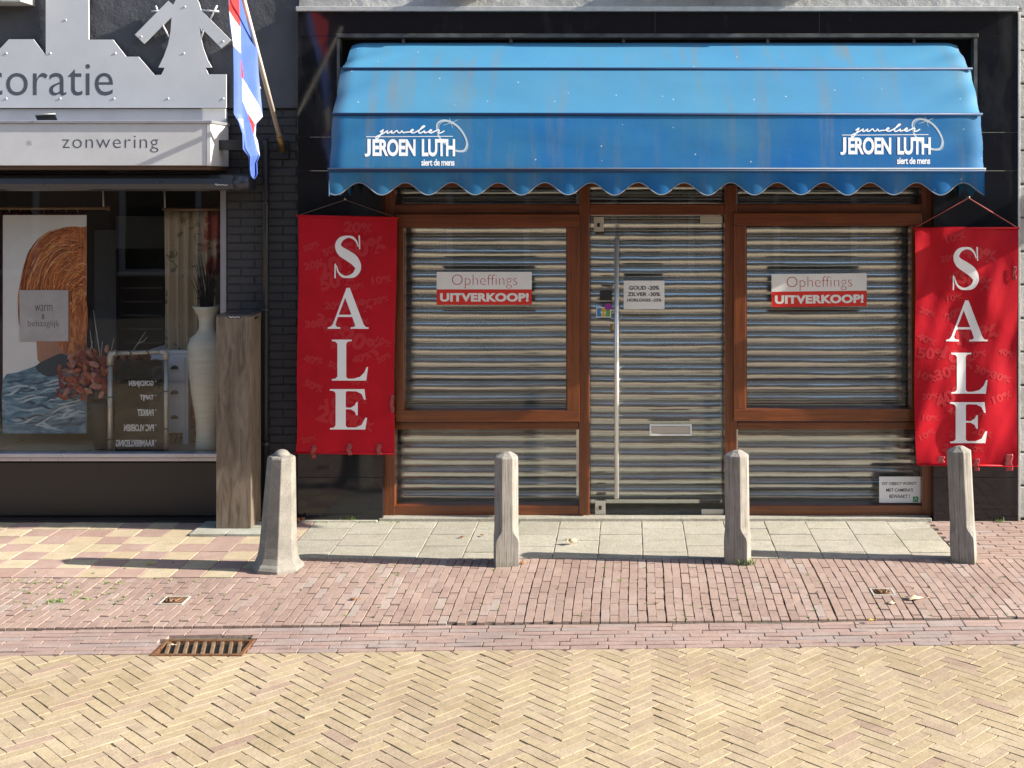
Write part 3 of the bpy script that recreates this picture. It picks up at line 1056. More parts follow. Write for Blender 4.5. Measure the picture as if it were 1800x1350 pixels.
# silhouette sign
sg = empty('silhouette_sign', (XP(200, -.08), -.08, ZP(190, -.08)), 'silver grey cut-out sign with factory and windmill outline reading coratie', 'sign')
c_ = 1 / 3.3333
OUT = [(1325, 632), (-700, 632), (-700, 285), (0, 285), (52, 230), (195, 230), (268, 325), (268, -160), (518, -160), (520, 232), (660, 232), (738, 332), (810, 332), (905, 440), (945, 438), (965, 397), (928, 395), (960, 330), (985, 260), (1000, 180), (1005, 100), (843, 255), (790, 203), (985, 5), (1015, 28), (1035, -10), (1062, -34), (1100, -42), (1140, -25), (1165, 15), (1178, 60), (1352, 235), (1298, 283), (1168, 152), (1172, 200), (1190, 280), (1215, 350), (1240, 395), (1203, 397), (1220, 435), (1325, 435)]
vs, fs = outline2d([[(a * c_, d * c_) for a, d in OUT]])
b = MB(); yf, yb_ = -.085, -.070
putpx(b, (vs, fs), lambda x, y: P(x, y, yf))
pts = [P(a * c_, d * c_, yf) for a, d in OUT]
b.add(pts + [Vector((p.x, yb_, p.z)) for p in pts], [(i, (i + 1) % len(pts), len(pts) + (i + 1) % len(pts), len(pts) + i) for i in range(len(pts))])
b.build('panel', M['silver_paint'], sg)
b = MB()
for q in (((950, 140), (990, 215)), ((1272, 32), (1232, 112)), ((1200, 165), (1178, 225)), ((888, 66), (934, 62)), ((912, 34), (926, 68)), ((1185, 60), (1282, 67)), ((1172, 150), (1185, 185))):
    a, e = P(q[0][0] * c_, q[0][1] * c_, -.078), P(q[1][0] * c_, q[1][1] * c_, -.078)
    b.tube([a, e], .0075, 6)
b.build_split('sail_lattice', M['silver_paint'], sg)
b = MB()
put2d(b, text2d('oratie', -.004), 10.8, 198.6, 112.5, 168, lambda x, y: P(x, y, yf - .0006))
put2d(b, text2d('c', -.004), -31, 4.2, 126, 168, lambda x, y: P(x, y, yf - .0006))
b.build('lettering', M['slate_letter'], sg)
rm = None
for (a, e) in ((1083, 40), (385, 117), (827, 215), (1307, 243), (37, 313), (295, 313), (676, 313), (1077, 313), (37, 578), (352, 578), (668, 578), (985, 578), (1308, 578)):
    p = P(a * c_, e * c_, yf)
    if rm is None:
        mb = MB().lathe((0, 0, 0), [(.009, 0), (.008, .002), (.005, .0035), (.001, .004)], 10)
        rm, _ = mb.data('rivet', M['silver_paint'], Vector((0, 0, 0)))
    o = bpy.data.objects.new('rivet', rm); link(o, sg, p); o.rotation_euler = (pi / 2, 0, 0)

# box sign (sun blind canopy)
bs_ = empty('box_sign', (-4.9, -.22, 2.63), 'long white box sign reading zonwering with a star, above the left display window', 'sign')
yF = -.45; xr = XP(371, yF)
zt, zb = ZP(217, yF), ZP(291, yF)
b = MB(); b.box(XL, xr - .03, yF, -.052, zb, zt); b.build('box', M['white_frame'], bs_, bevel=.003)
b = MB(); b.box(xr - .0299, xr, yF - .004, -.052, zb - .002, zt); b.build('end_panel', M['white_frame'], bs_, bevel=.003)
b = MB(); b.box(XL, xr + .012, yF - .014, -.0521, zt + .0005, zt + .022); b.build('top_lip', M['sill'], bs_, bevel=.004)
b = MB()
put2d(b, text2d('zonwering', -.012, 1.12), 109.5, 278.4, 238.5, 268, lambda x, y: P(x, y, yF - .0006))
put2d(b, text2d('*', -.012), 46, 55.5, 246.6, 256.5, lambda x, y: P(x, y, yF - .0006))
b.build('lettering', M['slate_letter'], bs_)
MB().box(xr + .001, XP(432, -.25), -.28, -.20, ZP(264, -.25), ZP(246, -.25)).build('bracket_arm', M['dark_metal'], bs_, bevel=.004)
MB().box(XL, xr - .01, -.43, -.06, zb - .03, zb - .0025).build('soffit_board', M['soffit'], bs_)
# floodlight on the canopy
fl_ = empty('floodlight', (XP(82, -.3), -.3, zt + .02), 'small black floodlight lying on top of the white box sign', 'floodlight')
b = MB(); b.add([P(61, 202, -.40), P(97, 200, -.40), P(102, 213, -.40), P(66, 213, -.40), P(63, 204, -.25), P(95, 203, -.25), P(99, 212, -.25), P(68, 212, -.25)],
                [(0, 3, 2, 1), (4, 5, 6, 7), (0, 1, 5, 4), (1, 2, 6, 5), (2, 3, 7, 6), (3, 0, 4, 7)])
b.build('housing', M['dark_metal'], fl_, bevel=.004)
MB().tube([P(61, 202, -.405), P(97, 200, -.405)], .005).build('rim', M['alu_trim'], fl_)
# awning cassette
ca = empty('awning_cassette', (-4.8, -.2, 2.45), 'long dark blue-grey awning cassette with rounded end under the box sign', 'awning cassette')
prof = [(-.10, 2.455), (-.22, 2.450), (-.29, 2.465), (-.315, 2.50), (-.31, 2.54), (-.28, 2.567), (-.20, 2.575), (-.10, 2.572)]
xe = XP(410, -.3)
b = MB(); n = len(prof)
b.add([(XL, y, z) for y, z in prof] + [(xe, y, z) for y, z in prof], [(i, i + 1, n + i + 1, n + i) for i in range(n - 1)] + [(n - 1, 0, n, 2 * n - 1), tuple(range(n, 2 * n))], 0)
b.build('housing', M['cassette'], ca, recalc=True)
b = MB(); rings = [(xe + .002, 1.03), (xe + .07, 1.03), (xe + .10, .96), (xe + .118, .80)]
cy, cz = -.20, 2.512
for x, s in rings: b.v += [(x, cy + (y - cy) * s, cz + (z - cz) * s) for y, z in prof]
for q in range(3):
    for i in range(n):
        b.f.append([q * n + i, q * n + (i + 1) % n, (q + 1) * n + (i + 1) % n, (q + 1) * n + i]); b.m.append(0); b.sm.append(True)
b.f.append(list(range(3 * n, 4 * n))); b.m.append(0); b.sm.append(False)
b.f.append(list(range(n))[::-1]); b.m.append(0); b.sm.append(False)
b.build('end_cap', M['cassette'], ca, recalc=True)
b = MB(); scr = catmull([(378, 325, 0), (380, 323, 0), (382, 326, 0), (385, 324, 0), (388, 325.5, 0), (391, 324.6, 0), (395, 325.4, 0), (400, 325, 0)], 3)
putpx(b, ribbon([(p[0], p[1]) for p in scr], 1.0), lambda x, y: P(x, y, -.3175))
b.build('maker_mark', M['white_print'], ca)

# drainpipe
dp = empty('drainpipe', (XP(467, -.06), -.06, 0), 'slim dark painted drainpipe on the brick pier behind the oak column', 'drainpipe')
x = XP(467, -.06)
MB().tube([(x, -.06, .0), (x, -.06, ZP(252, -.06)), (x - .01, -.055, ZP(246, -.06))], .024, 12).build('pipe', M['dark_metal'], dp)
for z in (.55, 1.55, 2.35):
    MB().tube([(x, -.06, z), (x, -.06, z + .03)], .030, 12).build('pipe_clip', M['dark_metal'], dp)

# flag and pole
fp = empty('flag', (-2.589, -.05, 2.76), 'red white and blue flag hanging limp from a pale slanting pole at the dark pier', 'flag')
B0 = Vector((-2.589, -.05, 2.763)); DV = Vector((.07, -.91, .646))
MB().tube([B0 + DV * .14, B0 + DV * .9, B0 + DV * 1.68], [.0175, .016, .014], 12).build('pole', M['pole_white'], fp)
MB().tube([B0 - DV * .02, B0 + DV * .15], .023, 12).build('pole_socket', M['brass'], fp)
MB().box(B0.x - .04, B0.x + .04, -.035, -.012, B0.z - .07, B0.z + .05).build('wall_bracket', M['dark_metal'], fp, bevel=.003)
LE = [(402, -60), (402, 0), (404, 40), (410, 80), (411, 130), (411, 200), (419, 213), (426, 235), (427, 262), (437, 275), (438, 298), (440, 309), (445, 314)]
RE = [(424, -60), (430, 0), (440, 30), (452, 80), (455, 130), (462, 205), (451, 217), (449, 238), (454, 250), (457, 273), (452, 285), (453, 306), (448, 315)]
yl = [p[1] for p in LE]


def edge(E, t):
    t = t * (len(E) - 1); i = min(int(t), len(E) - 2); f = t - i
    return E[i][0] + (E[i + 1][0] - E[i][0]) * f, E[i][1] + (E[i + 1][1] - E[i][1]) * f


cR = [[(88, -300), (160, -300), (160, 0), (168, 190), (130, 140), (90, 75)], [(173, 400), (192, 545), (176, 545)], [(215, 780), (272, 872), (262, 940), (245, 880)]]
cW = [[(90, 75), (130, 140), (168, 190), (172, 372), (120, 320)], [(180, 545), (195, 560), (300, 740), (332, 828), (270, 868), (215, 780), (183, 700)], [(262, 940), (272, 872), (305, 1090), (290, 1060)], [(155, 830), (188, 830), (188, 900), (178, 880)]]


def flagpt(u, v, off=0.0):
    l = edge(LE, v); r = edge(RE, v)
    px = l[0] + (r[0] - l[0]) * u; py = l[1] + (r[1] - l[1]) * u
    Y = -1.46 + .50 * u * (1 - .45 * v) + .12 * v
    Y += (.018 + .030 * v) * sin(u * 2 * pi * 1.3 + .5 + v * 2.5) + .008 * sin(v * 13 + u * 5) * v
    return P(px, py, Y)


def flagmat(u, v):
    l = edge(LE, v); r = edge(RE, v)
    px = (l[0] + (r[0] - l[0]) * u - 380) * 3.97; py = (l[1] + (r[1] - l[1]) * u) * 3.97
    for q in cR:
        if inpoly(px, py, q): return 2
    for q in cW:
        if inpoly(px, py, q): return 1
    return 0


b = MB().grid(flagpt, 90, 340, mfn=flagmat)
b.build('flag_cloth', [M['flag_blue'], M['flag_white'], M['flag_red']], fp, solid=.0012)
cp = catmull([B0 + DV * .97, P(449, 120, -.93), P(452, 140, -.95), P(458, 156, -.95)], 6)
MB().tube([Vector(p) for p in cp], .0035, 6).build('cord', M['pole_white'], fp)

# oak laminate column
oc = empty('display_column', (-2.857, -.245, .02), 'tall square grey oak column standing on pale tiles beside the display window', 'column')
b = MB(); b.box(-2.982, -2.732, -.37, -.12, .018, 1.545); b.build('body', M['laminate'], oc, bevel=.0015)
b = MB(); b.box(-2.984, -2.730, -.372, -.118, 1.5455, 1.557); b.build('cap', simple('column_cap', (0.055, 0.05, 0.055), .35), oc, bevel=.001)
b = MB(); b.pbox(400.5, 424, 555.5, 559.5, -.3725, -.3705); b.build('label_plate', M['ink_black'], oc)
b = MB(); scr = catmull([(402, 557.6), (404, 556.6), (406, 558.2), (409, 557), (412, 557.8), (416, 557.2), (422, 557.6)], 3); putpx(b, ribbon(scr, .9), lambda x, y: P(x, y, -.3745)); b.build('label_print', M['white_print'], oc)
b = MB(); b.box(-2.7315, -2.7295, -.29, -.20, 1.517, 1.532); b.build('label_plate', M['ink_black'], oc)

# ---------------- things in the display window
def hang_rod(xa, xb, y, Yd, hx, lab):
    t = empty('curtain_rod', (XP(xa, Yd), Yd, ZP(y, Yd)), lab, 'curtain rod')
    MB().tube([P(xa, y, Yd), P(xb, y, Yd)], .012, 10).build('rod', simple('brown_rod', (0.22, 0.12, 0.06), .4), t)
    MB().tube([P(xb - 2, y, Yd), P(xb + 1, y, Yd)], .02, 10).build('finial', simple('rod_finial', (0.25, 0.15, 0.08), .4), t)
    for h in hx: MB().tube([P(h, y - 1, Yd), P(h - 1, y - 33, Yd)], .006, 6).build('hanger', M['white_frame'], t)
    return t


hang_rod(-200, 192, 366, .27, (182,), 'brown curtain rod above the red-haired poster in the display window')
t = empty('hanging_poster', (XP(78, .3), .3, ZP(762, .3)), 'hanging photo poster of the back of a red-haired head in denim jacket', 'poster')


def hair_mat():
    m, nt, b = new_mat('printed_hair')
    v = coord(nt, 'Object', scale=(14, 1, 2.2))
    n = noise_tex(nt, v, 1.6, 7, 0.7, 2.2)
    nt.links.new(ramp(nt, n, [(0.34, (0.16, 0.035, 0.012)), (0.5, (0.52, 0.14, 0.035)), (0.68, (0.80, 0.34, 0.12))]), b.inputs['Base Color'])
    b.inputs['Roughness'].default_value = .6
    return m


def denim_mat():
    m, nt, b = new_mat('printed_denim')
    v = coord(nt, 'Object', scale=(2, 1, 7))
    n = noise_tex(nt, v, 2.6, 7, 0.65, 1.5)
    nt.links.new(ramp(nt, n, [(0.34, (0.03, 0.07, 0.12)), (0.5, (0.14, 0.27, 0.38)), (0.68, (0.42, 0.54, 0.62))]), b.inputs['Base Color'])
    b.inputs['Roughness'].default_value = .6
    return m


Yp = .30
MB().pbox(5, 152, 378, 762, Yp, Yp + .004).build('poster_sheet', simple('poster_backdrop', (0.86, 0.83, 0.83), .6, vary=.1, nscale=1.5), t)
fn = lambda o: (lambda x, y: P(x, y, Yp - o))
b = MB(); hp = catmull([(152, 402), (130, 398), (104, 402), (78, 414), (56, 436), (42, 466), (35, 500), (32, 535), (34, 572), (50, 590), (66, 600), (70, 622), (90, 635), (120, 640), (152, 640)], 4)
putpx(b, outline2d([[(152, 398)] + hp[2:] ]), fn(.0015)); b.build('printed_hair', hair_mat(), t)
b = MB(); putpx(b, outline2d([[(64, 600), (66, 632), (76, 645), (120, 650), (112, 620), (98, 596)]]), fn(.0025)); b.build('printed_neck', simple('printed_skin', (0.42, 0.20, 0.13), .6), t)
b = MB(); putpx(b, outline2d([catmull([(5, 762), (5, 668), (30, 655), (58, 645), (90, 630), (112, 622), (140, 632), (152, 640), (152, 762)], 3, False)]), fn(.0035)); b.build('printed_jacket', denim_mat(), t)
b = MB(); putpx(b, outline2d([catmull([(62, 645), (90, 628), (112, 622), (126, 640), (110, 655), (84, 662)], 3, True)]), fn(.0045)); b.build('printed_collar', simple('printed_collar', (0.03, 0.045, 0.07), .6), t)
b = MB(); putpx(b, outline2d([catmull([(122, 560), (135, 540), (152, 532), (152, 590), (138, 600), (124, 590)], 4, False)]), fn(.0052)); b.build('printed_curl', hair_mat(), t)
tones = [simple('printed_strand_%s' % n_, c, .6, vary=.2) for n_, c in (('copper', (0.80, 0.26, 0.06)), ('dark', (0.22, 0.045, 0.015)), ('gold', (0.90, 0.48, 0.20)), ('brown', (0.46, 0.11, 0.03)))]
sb = [MB() for _ in tones]; rh = random.Random(12)
for i in range(520):
    k_ = rh.uniform(.12, .985); a0 = rh.uniform(0, .55); a1 = min(1, a0 + rh.uniform(.15, .4))
    seg = []
    for q in range(9):
        tt = (a0 + (a1 - a0) * q / 8) * (len(hp) - 2 - 8) + 1
        h_ = hp[int(tt)]
        cx_, cy_ = 165, 545
        seg.append((min(151.5, cx_ + (h_[0] - cx_) * (k_ + .05 * sin(q * .5 + i)) + 3.5 * sin(q * .55 + i)), max(400, cy_ + (h_[1] - cy_) * (k_ + .05 * sin(q * .5 + i)) + 3 * sin(q * .5 + i * 2))))
    if min(p[0] for p in seg) < 5: continue
    j_ = rh.choice((0, 0, 1, 1, 2, 3, 3))
    w_ = rh.uniform(.5, 1.7)
    oo = .0017 + .000003 * i
    putpx(sb[j_], ribbon(seg, [w_ * (.15 + sin(pi * q / 8)) for q in range(9)]), fn(oo * .9))
for mb_, tn in zip(sb, tones): mb_.build('printed_strands', tn, t)
dt = [simple('printed_fold_light', (0.50, 0.60, 0.66), .6), simple('printed_fold_dark', (0.035, 0.075, 0.13), .6)]
sb = [MB(), MB()]
for i in range(46):
    x0_, y0_ = rh.uniform(6, 120), rh.uniform(672, 750); l_ = rh.uniform(15, 55); an = rh.uniform(-.55, .25)
    seg = [(min(151, x0_ + l_ * q / 6 * cos(an)), min(761, max(668, y0_ + l_ * q / 6 * sin(an) + 2 * sin(q + i)))) for q in range(7)]
    putpx(sb[i % 2], ribbon(seg, [rh.uniform(2, 4.5) * (.15 + sin(pi * q / 6)) for q in range(7)]), fn(.0037 + .000005 * i))
for mb_, tn in zip(sb, dt): mb_.build('printed_folds', tn, t)
b = MB(); b.pbox(34.5, 120, 510, 600, Yp - .012, Yp - .008); b.build('text_card', simple('greyed_card', (0.60, 0.56, 0.56), .6, vary=.12, nscale=8), t)
b = MB()
put2d(b, text2d('warm', -.015), 61, 92, 536, 547, lambda x, y: P(x, y, Yp - .014))
put2d(b, text2d('&', -.015), 73, 79, 552, 561, lambda x, y: P(x, y, Yp - .014))
put2d(b, text2d('behaaglijk', -.015), 49, 104, 563, 577, lambda x, y: P(x, y, Yp - .014))
b.build('lettering', simple('grey_ink', (0.10, 0.085, 0.09), .6), t)
redc = simple('red_curtain', (0.16, 0.02, 0.015), .8)
t = empty('red_curtain', (XP(78, .5), .5, ZP(762, .5)), 'dark red curtain on rings, mostly hidden behind the red-haired poster', 'curtain')
MB().grid(lambda u, v: P(3 + 145 * u, 370 + 385 * v, .50 + .018 * sin(u * 60)), 120, 2).build('curtain_cloth', redc, t, solid=.002)
for i in range(7):
    MB().tube([P(15 + i * 20, 366, .405), P(17 + i * 20, 373, .48)], .004, 6).build('ring', M['white_frame'], t)
hang_rod(286, 420, 368, .30, (290,), 'short brown curtain rod above the floral curtain in the display window')


def floral():
    m, nt, b = new_mat('floral_curtain')
    v = coord(nt, 'Object', scale=(1, 0.2, 1))
    c = (0.55, 0.46, 0.34)
    vo = N(nt, 'TexVoronoi'); vo.inputs['Scale'].default_value = 3.6; vo.inputs['Randomness'].default_value = .9
    n = noise_tex(nt, v, 14, 4, .6)
    ad = N(nt, 'VectorMath', operation='MULTIPLY_ADD'); cm = N(nt, 'CombineXYZ'); nt.links.new(n, cm.inputs[0]); nt.links.new(n, cm.inputs[2])
    ad.inputs[1].default_value = (.16, 0, .16); nt.links.new(cm.outputs[0], ad.inputs[0]); nt.links.new(v, ad.inputs[2]); nt.links.new(ad.outputs[0], vo.inputs['Vector'])
    col = mixc(nt, ramp(nt, vo.outputs['Distance'], [(0.36, (0.9, 0.9, 0.9)), (0.42, (0, 0, 0))]), c, (0.40, 0.07, 0.06))
    col = mixc(nt, ramp(nt, vo.outputs['Distance'], [(0.10, (0.6, 0.6, 0.6)), (0.14, (0, 0, 0))]), col, (0.30, 0.10, 0.07))
    n2 = noise_tex(nt, v, 8, 3, .5, 1.2)
    col = mixc(nt, ramp(nt, n2, [(0.60, (0, 0, 0)), (0.63, (0.8, 0.8, 0.8)), (0.69, (0, 0, 0))]), col, (0.07, 0.09, 0.045))
    nt.links.new(col, b.inputs['Base Color']); b.inputs['Roughness'].default_value = .8
    return m


t = empty('floral_curtain', (XP(340, .42), .42, ZF), 'pleated beige curtain printed with red flowers, right side of the display window', 'curtain')


def curt(u, v):
    amp = .012 + .032 * min(1, v * 3)
    x = 289 + 112 * u + 1.5 * sin(u * 40)
    p = P(x, 371, .42)
    return (p.x, .42 + amp * sin(u * 2 * pi * 7 + .6 * sin(v * 4)), ZP(371, .42) + (ZF - ZP(371, .42)) * v)


MB().grid(curt, 130, 20).build('curtain_cloth', floral(), t, solid=.002)

# chest of drawers
cw = simple('white_chest_paint', (0.74, 0.77, 0.83), .5, vary=.05)
t = empty('chest_of_drawers', (XP(300, .36), .36, ZF), 'narrow white chest with three drawers behind the reflected pipe-framed sign', 'chest of drawers')
Yc = .36; xa, xb = XP(262, Yc), XP(331, Yc)
zt_ = ZP(622, Yc); zf = ZF + .09
b = MB(); b.box(xa, xb, Yc, Yc + .36, zf, zt_); b.build('carcass', cw, t, bevel=.003)
MB().box(xa - .012, xb + .012, Yc - .012, Yc + .372, zt_ + .0005, zt_ + .028).build('top', cw, t, bevel=.005)
dh = (zt_ - zf - .05) / 3
for i in range(3):
    z0 = zf + .02 + i * (dh + .005)
    d = MB().box(xa + .022, xb - .022, Yc - .010, Yc - .0005, z0, z0 + dh - .008).build('drawer', cw, t, bevel=.003)
    c0 = Vector(((xa + xb) / 2 + .0, Yc - .012, z0 + dh * .5))
    b = MB(); pr = [(.032 * cos(a), .032 * sin(a)) for a in [pi * k / 8 for k in range(9)]]
    b.add([(c0.x + .05 + x, c0.y, c0.z + z * .8) for x, z in pr] + [(c0.x + .05 + x * .8, c0.y - .022, c0.z + z * .6) for x, z in pr],
          [(i_, i_ + 1, 10 + i_, 9 + i_) for i_ in range(8)] + [tuple(range(9, 18))])
    b.build('cup_handle', M['dark_metal'], d, recalc=True)
for x_ in (xa, xb - .045):
    MB().box(x_, x_ + .045, Yc, Yc + .05, ZF, zf - .0005).build('foot', cw, t, bevel=.004)
    MB().box(x_, x_ + .045, Yc + .31, Yc + .36, ZF, zf - .0005).build('foot', cw, t, bevel=.004)
p = P(329, 613, .38)
t = empty('pepper_mill', (p.x, .42, zt_ + .029), 'small shiny metal jar standing on the white chest of drawers', 'jar')
MB().lathe((p.x, .42, zt_ + .029), [(.018, 0), (.020, .01), (.012, .03), (.016, .05), (.02, .07), (.019, .085), (.008, .095), (.010, .105), (.003, .112)], 16).build('jar_body', M['steel'], t)

# vase
vm, vnt, vb = new_mat('cream_glazed_vase')
vv = coord(vnt, 'Object', scale=(1, 1, 9)); vn_ = noise_tex(vnt, vv, 5, 6, .65)
vnt.links.new(ramp(vnt, vn_, [(0.3, (0.68, 0.65, 0.53)), (0.6, (0.78, 0.75, 0.64))]), vb.inputs['Base Color']); vb.inputs['Roughness'].default_value = .6; bump(vnt, vb, vn_, .3, .004)
t = empty('floor_vase', (XP(364, .20), .20, ZF), 'tall cream floor vase with flared rim behind the oak column', 'vase')
k = 9.8 / F
prf = [(20, 793), (20, 786), (18.5, 768), (19, 745), (22, 725), (26, 700), (31, 660), (33, 628), (32.5, 612), (28, 598), (18, 590), (14, 582), (13.5, 570), (16, 558), (22, 548), (25, 543), (24, 542), (20, 545), (12, 560), (11, 590)]
pr2 = [(r * k, (793 - y) * k) for r, y in prf]
MB().lathe((XP(364, .2), .2, ZF), pr2, 40).build('vase_body', vm, t)
# dried plume in the vase
t2 = empty('dried_grass', (XP(364, .2), .2, ZF + .6), 'dark dried grass plume rising out of the cream floor vase', 'dried plant')
b = MB(); rg = random.Random(4)
for i in range(60):
    x0 = XP(364 + rg.uniform(-6, 6), .2); zz = ZF + 1.0
    dx = rg.uniform(-.10, .11); h = rg.uniform(.25, .50)
    b.tube([(x0, .2, zz - .2), (x0 + dx * .4, .2 + rg.uniform(-.03, .03), zz + h * .5), (x0 + dx, .2 + rg.uniform(-.06, .06), zz + h)], [.003, .003, .001], 4)
b.build('stems', simple('dry_dark_stem', (0.035, 0.03, 0.028), .8), t2)

# bouquet in dark pot
t = empty('leaf_bouquet', (XP(190, .26), .26, ZF), 'bouquet of red-brown leaves with pale twigs in a dark pot', 'bouquet')
k = 10.1 / F
xc = XP(188, .26)
MB().lathe((xc, .19, ZF), [(.06, 0), (.07, .05), (.09, .22), (.105, .36), (.10, .37), (.09, .36), (.08, .30)], 28).build('pot', simple('dark_pot', (0.018, 0.013, 0.012), .5), t)
lm = [simple('bouquet_leaf_%s' % n_, c, .6, vary=.3, nscale=30, world=False) for n_, c in (('red', (0.26, 0.04, 0.025)), ('rust', (0.38, 0.10, 0.05)), ('pink', (0.44, 0.20, 0.15)))]
lmesh = []
for q in range(3):
    mb = MB(); w, l = .027, .050
    vs = [(0, 0, -l), (-w * .7, .008, -l * .5), (-w, .014, 0), (-w * .7, .004, l * .6), (0, -.004, l), (w * .7, .006, l * .6), (w, .016, 0), (w * .7, .008, -l * .5), (0, -.006, 0)]
    mb.add(vs, [(8, i, (i + 1) % 8) for i in range(8)], 0, True)
    lmesh.append(mb.data('leaf', lm[q], Vector((0, 0, 0)))[0])
rl = random.Random(8)
for i in range(296):
    a, e = rl.uniform(0, 2 * pi), rl.uniform(-.5, 1.5)
    rr = rl.uniform(.55, 1.0)
    px = 194 + 98 * rr * cos(a) * cos(e * .7); py = 668 - 56 * rr * sin(e) + 10 * rl.random()
    Yq = .175 + .10 * rr * sin(a) * cos(e)
    o = bpy.data.objects.new('leaf', rl.choice(lmesh)); link(o, t, P(px, py, Yq))
    o.rotation_euler = (rl.uniform(-.9, .9), rl.uniform(-3, 3), rl.uniform(-.9, .9)); s = rl.uniform(.55, 1.0); o.scale = (s, s, s)
tw = simple('pale_twig', (0.42, 0.38, 0.36), .6)
for (pts_) in ([(178, 640), (172, 600), (164, 545)], [(176, 640), (162, 610), (158, 580)], [(186, 650), (178, 622), (180, 600)], [(196, 640), (196, 615), (200, 595)], [(220, 640), (238, 610), (256, 583)], [(243, 604), (252, 600), (259, 592)], [(150, 640), (158, 618), (163, 600)], [(250, 660), (258, 645), (268, 638)]):
    MB().tube([P(x, y, .18) for x, y in pts_], [.006, .004, .002], 6).build('twig', tw, t)

# sign reflected in the glass, modelled as a solid frame and panel
t = empty('reflected_sign', (XP(243, .05), .05, ZF), 'solid stand-in for a reflected pipe-framed sign with mirrored white words', 'sign')
Ys = .05
gal = simple('galvanised_pipe', (0.50, 0.48, 0.44), .38, metal=.55, vary=.2, nscale=20)
MB().tube([P(193.5, 797, Ys), P(194, 640, Ys)], .0185, 14).build('pipe', gal, t)
MB().tube([P(292.5, 797, Ys), P(292, 632, Ys)], .0165, 14).build('pipe', gal, t)
MB().tube([P(203, 621, Ys), P(283, 618.5, Ys)], .0175, 14).build('pipe', gal, t)
MB().tube([P(194, 642, Ys), P(194, 628, Ys), P(196, 622, Ys), P(205, 620.8, Ys)], .026, 14).build('elbow', gal, t)
MB().tube([P(281, 618.5, Ys), P(289, 618.8, Ys), P(292, 622, Ys), P(292.2, 632, Ys)], .024, 14).build('elbow', gal, t)
MB().pbox(202, 288, 633, 796.5, Ys - .002, Ys + .004).build('panel', M['reflected_panel'], t)
for q in ((228, 629), (259, 628)):
    MB().tube([P(q[0] - 2, q[1] - 14, Ys - .02), P(q[0] + 2, q[1] - 8, Ys - .024), P(q[0], q[1], Ys - .005)], .005, 6).build('strap', simple('leather_strap', (0.06, 0.035, 0.03), .6), t)
for q in ((194, 698), (194, 773), (288, 688), (288, 754)):
    MB().tube([P(q[0] - 5, q[1], Ys - .019), P(q[0] + 7, q[1], Ys - .019)], .0045, 6).build('tie', M['ink_black'], t)
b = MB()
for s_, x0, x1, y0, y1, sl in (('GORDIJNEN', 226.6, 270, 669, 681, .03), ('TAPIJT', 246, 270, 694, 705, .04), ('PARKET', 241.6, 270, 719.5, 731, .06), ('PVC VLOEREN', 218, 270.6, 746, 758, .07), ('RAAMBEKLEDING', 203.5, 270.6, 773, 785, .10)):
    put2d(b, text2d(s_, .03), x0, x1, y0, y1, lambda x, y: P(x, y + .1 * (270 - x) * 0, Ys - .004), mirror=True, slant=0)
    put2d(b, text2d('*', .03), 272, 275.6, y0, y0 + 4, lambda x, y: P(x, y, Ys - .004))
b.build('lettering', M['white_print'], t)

# ================================================================== JEWELLERY SHOP
js = empty('jewellery_shop', (.2, 0, 0), 'shop front of black granite and mahogany frames with closed metal shutters', 'shop building')
Yg = -.10
gx0, gx1 = XG, XP(1789, Yg)
ax0, ax1 = -2.165, 2.575        # awning recess
zr, ztop = 3.600, ZP(21, Yg)
jl, jr = XP(674, 0), XP(1640, 0)
Ybk = .02


def gslab(x0, x1, z0, z1):
    MB().box(x0 + .0012, x1 - .0012, Yg + R.uniform(-.0006, .0006), Ybk, z0 + .0012, z1 - .0012).build('granite_slab', M['granite'], js, bevel=.0015)


for a, e in ((gx0, -1.04), (-1.04, .19), (.19, 1.41), (1.41, gx1)): gslab(a, e, zr, ztop)
gslab(gx0, ax0, 2.850, zr); gslab(gx0, ax0, 2.60, 2.850); gslab(gx0, XP(673, Yg), .325, 2.60); gslab(gx0, XP(673, Yg), 0, .325)
gslab(ax1, gx1, 2.885, zr); gslab(ax1, gx1, 2.60, 2.885); gslab(XP(1641, Yg), gx1, .325, 2.60); gslab(XP(1641, Yg), gx1, 0, .325)
# recess behind the awning
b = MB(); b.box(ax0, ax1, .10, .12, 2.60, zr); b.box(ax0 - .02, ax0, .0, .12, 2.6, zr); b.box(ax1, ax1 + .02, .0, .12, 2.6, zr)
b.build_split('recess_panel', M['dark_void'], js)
b = MB(); b.box(XP(592, -.11), XP(1719, -.11), -.125, -.02, ZP(66, -.12), ZP(59, -.12)); b.build('steel_profile', M['rail_steel'], js, bevel=.003)
b = MB(); b.box(XP(1712, -.11), XP(1718, -.11), -.112, -.02, 2.9, ZP(66.5, -.12)); b.box(XP(592, -.11), XP(597, -.11), -.108, -.02, 2.9, ZP(66.5, -.12)); b.build_split('steel_edge', M['rail_steel'], js)
for px in (709, 898, 1096, 1350, 1607):
    MB().pbox(px - 2.5, px + 2.5, 67, 77, -.09, -.06).build('fixing_bracket', M['rail_steel'], js)
MB().box(XP(520, -.14), XP(1790, -.14), -.145, .02, ztop + .001, ztop + .036).build('trim_strip', M['alu_trim'], js, bevel=.004)
MB().box(gx1 + .001, gx1 + .018, -.105, .02, .0, ztop - .001).build('trim_strip', M['alu_trim'], js, bevel=.003)
# upper wall
b = MB(); zz0 = ztop + .037
wx = [(-1.1, .3), (1.3, 2.6)]
b.grid(lambda u, v: (XG + (gx1 + .1 - XG) * u, -.050 + .004 * mnoise.noise(Vector((u * 70, 9, v * 26))), zz0 + (6.2 - zz0) * v), 240, 100)
b.build('roughcast_wall', M['grey_stucco'], js)
MB().box(XG, gx1 + .1, .02, .3, zz0 - .2, 6.2).build('backing_wall', M['painted_mortar'], js)
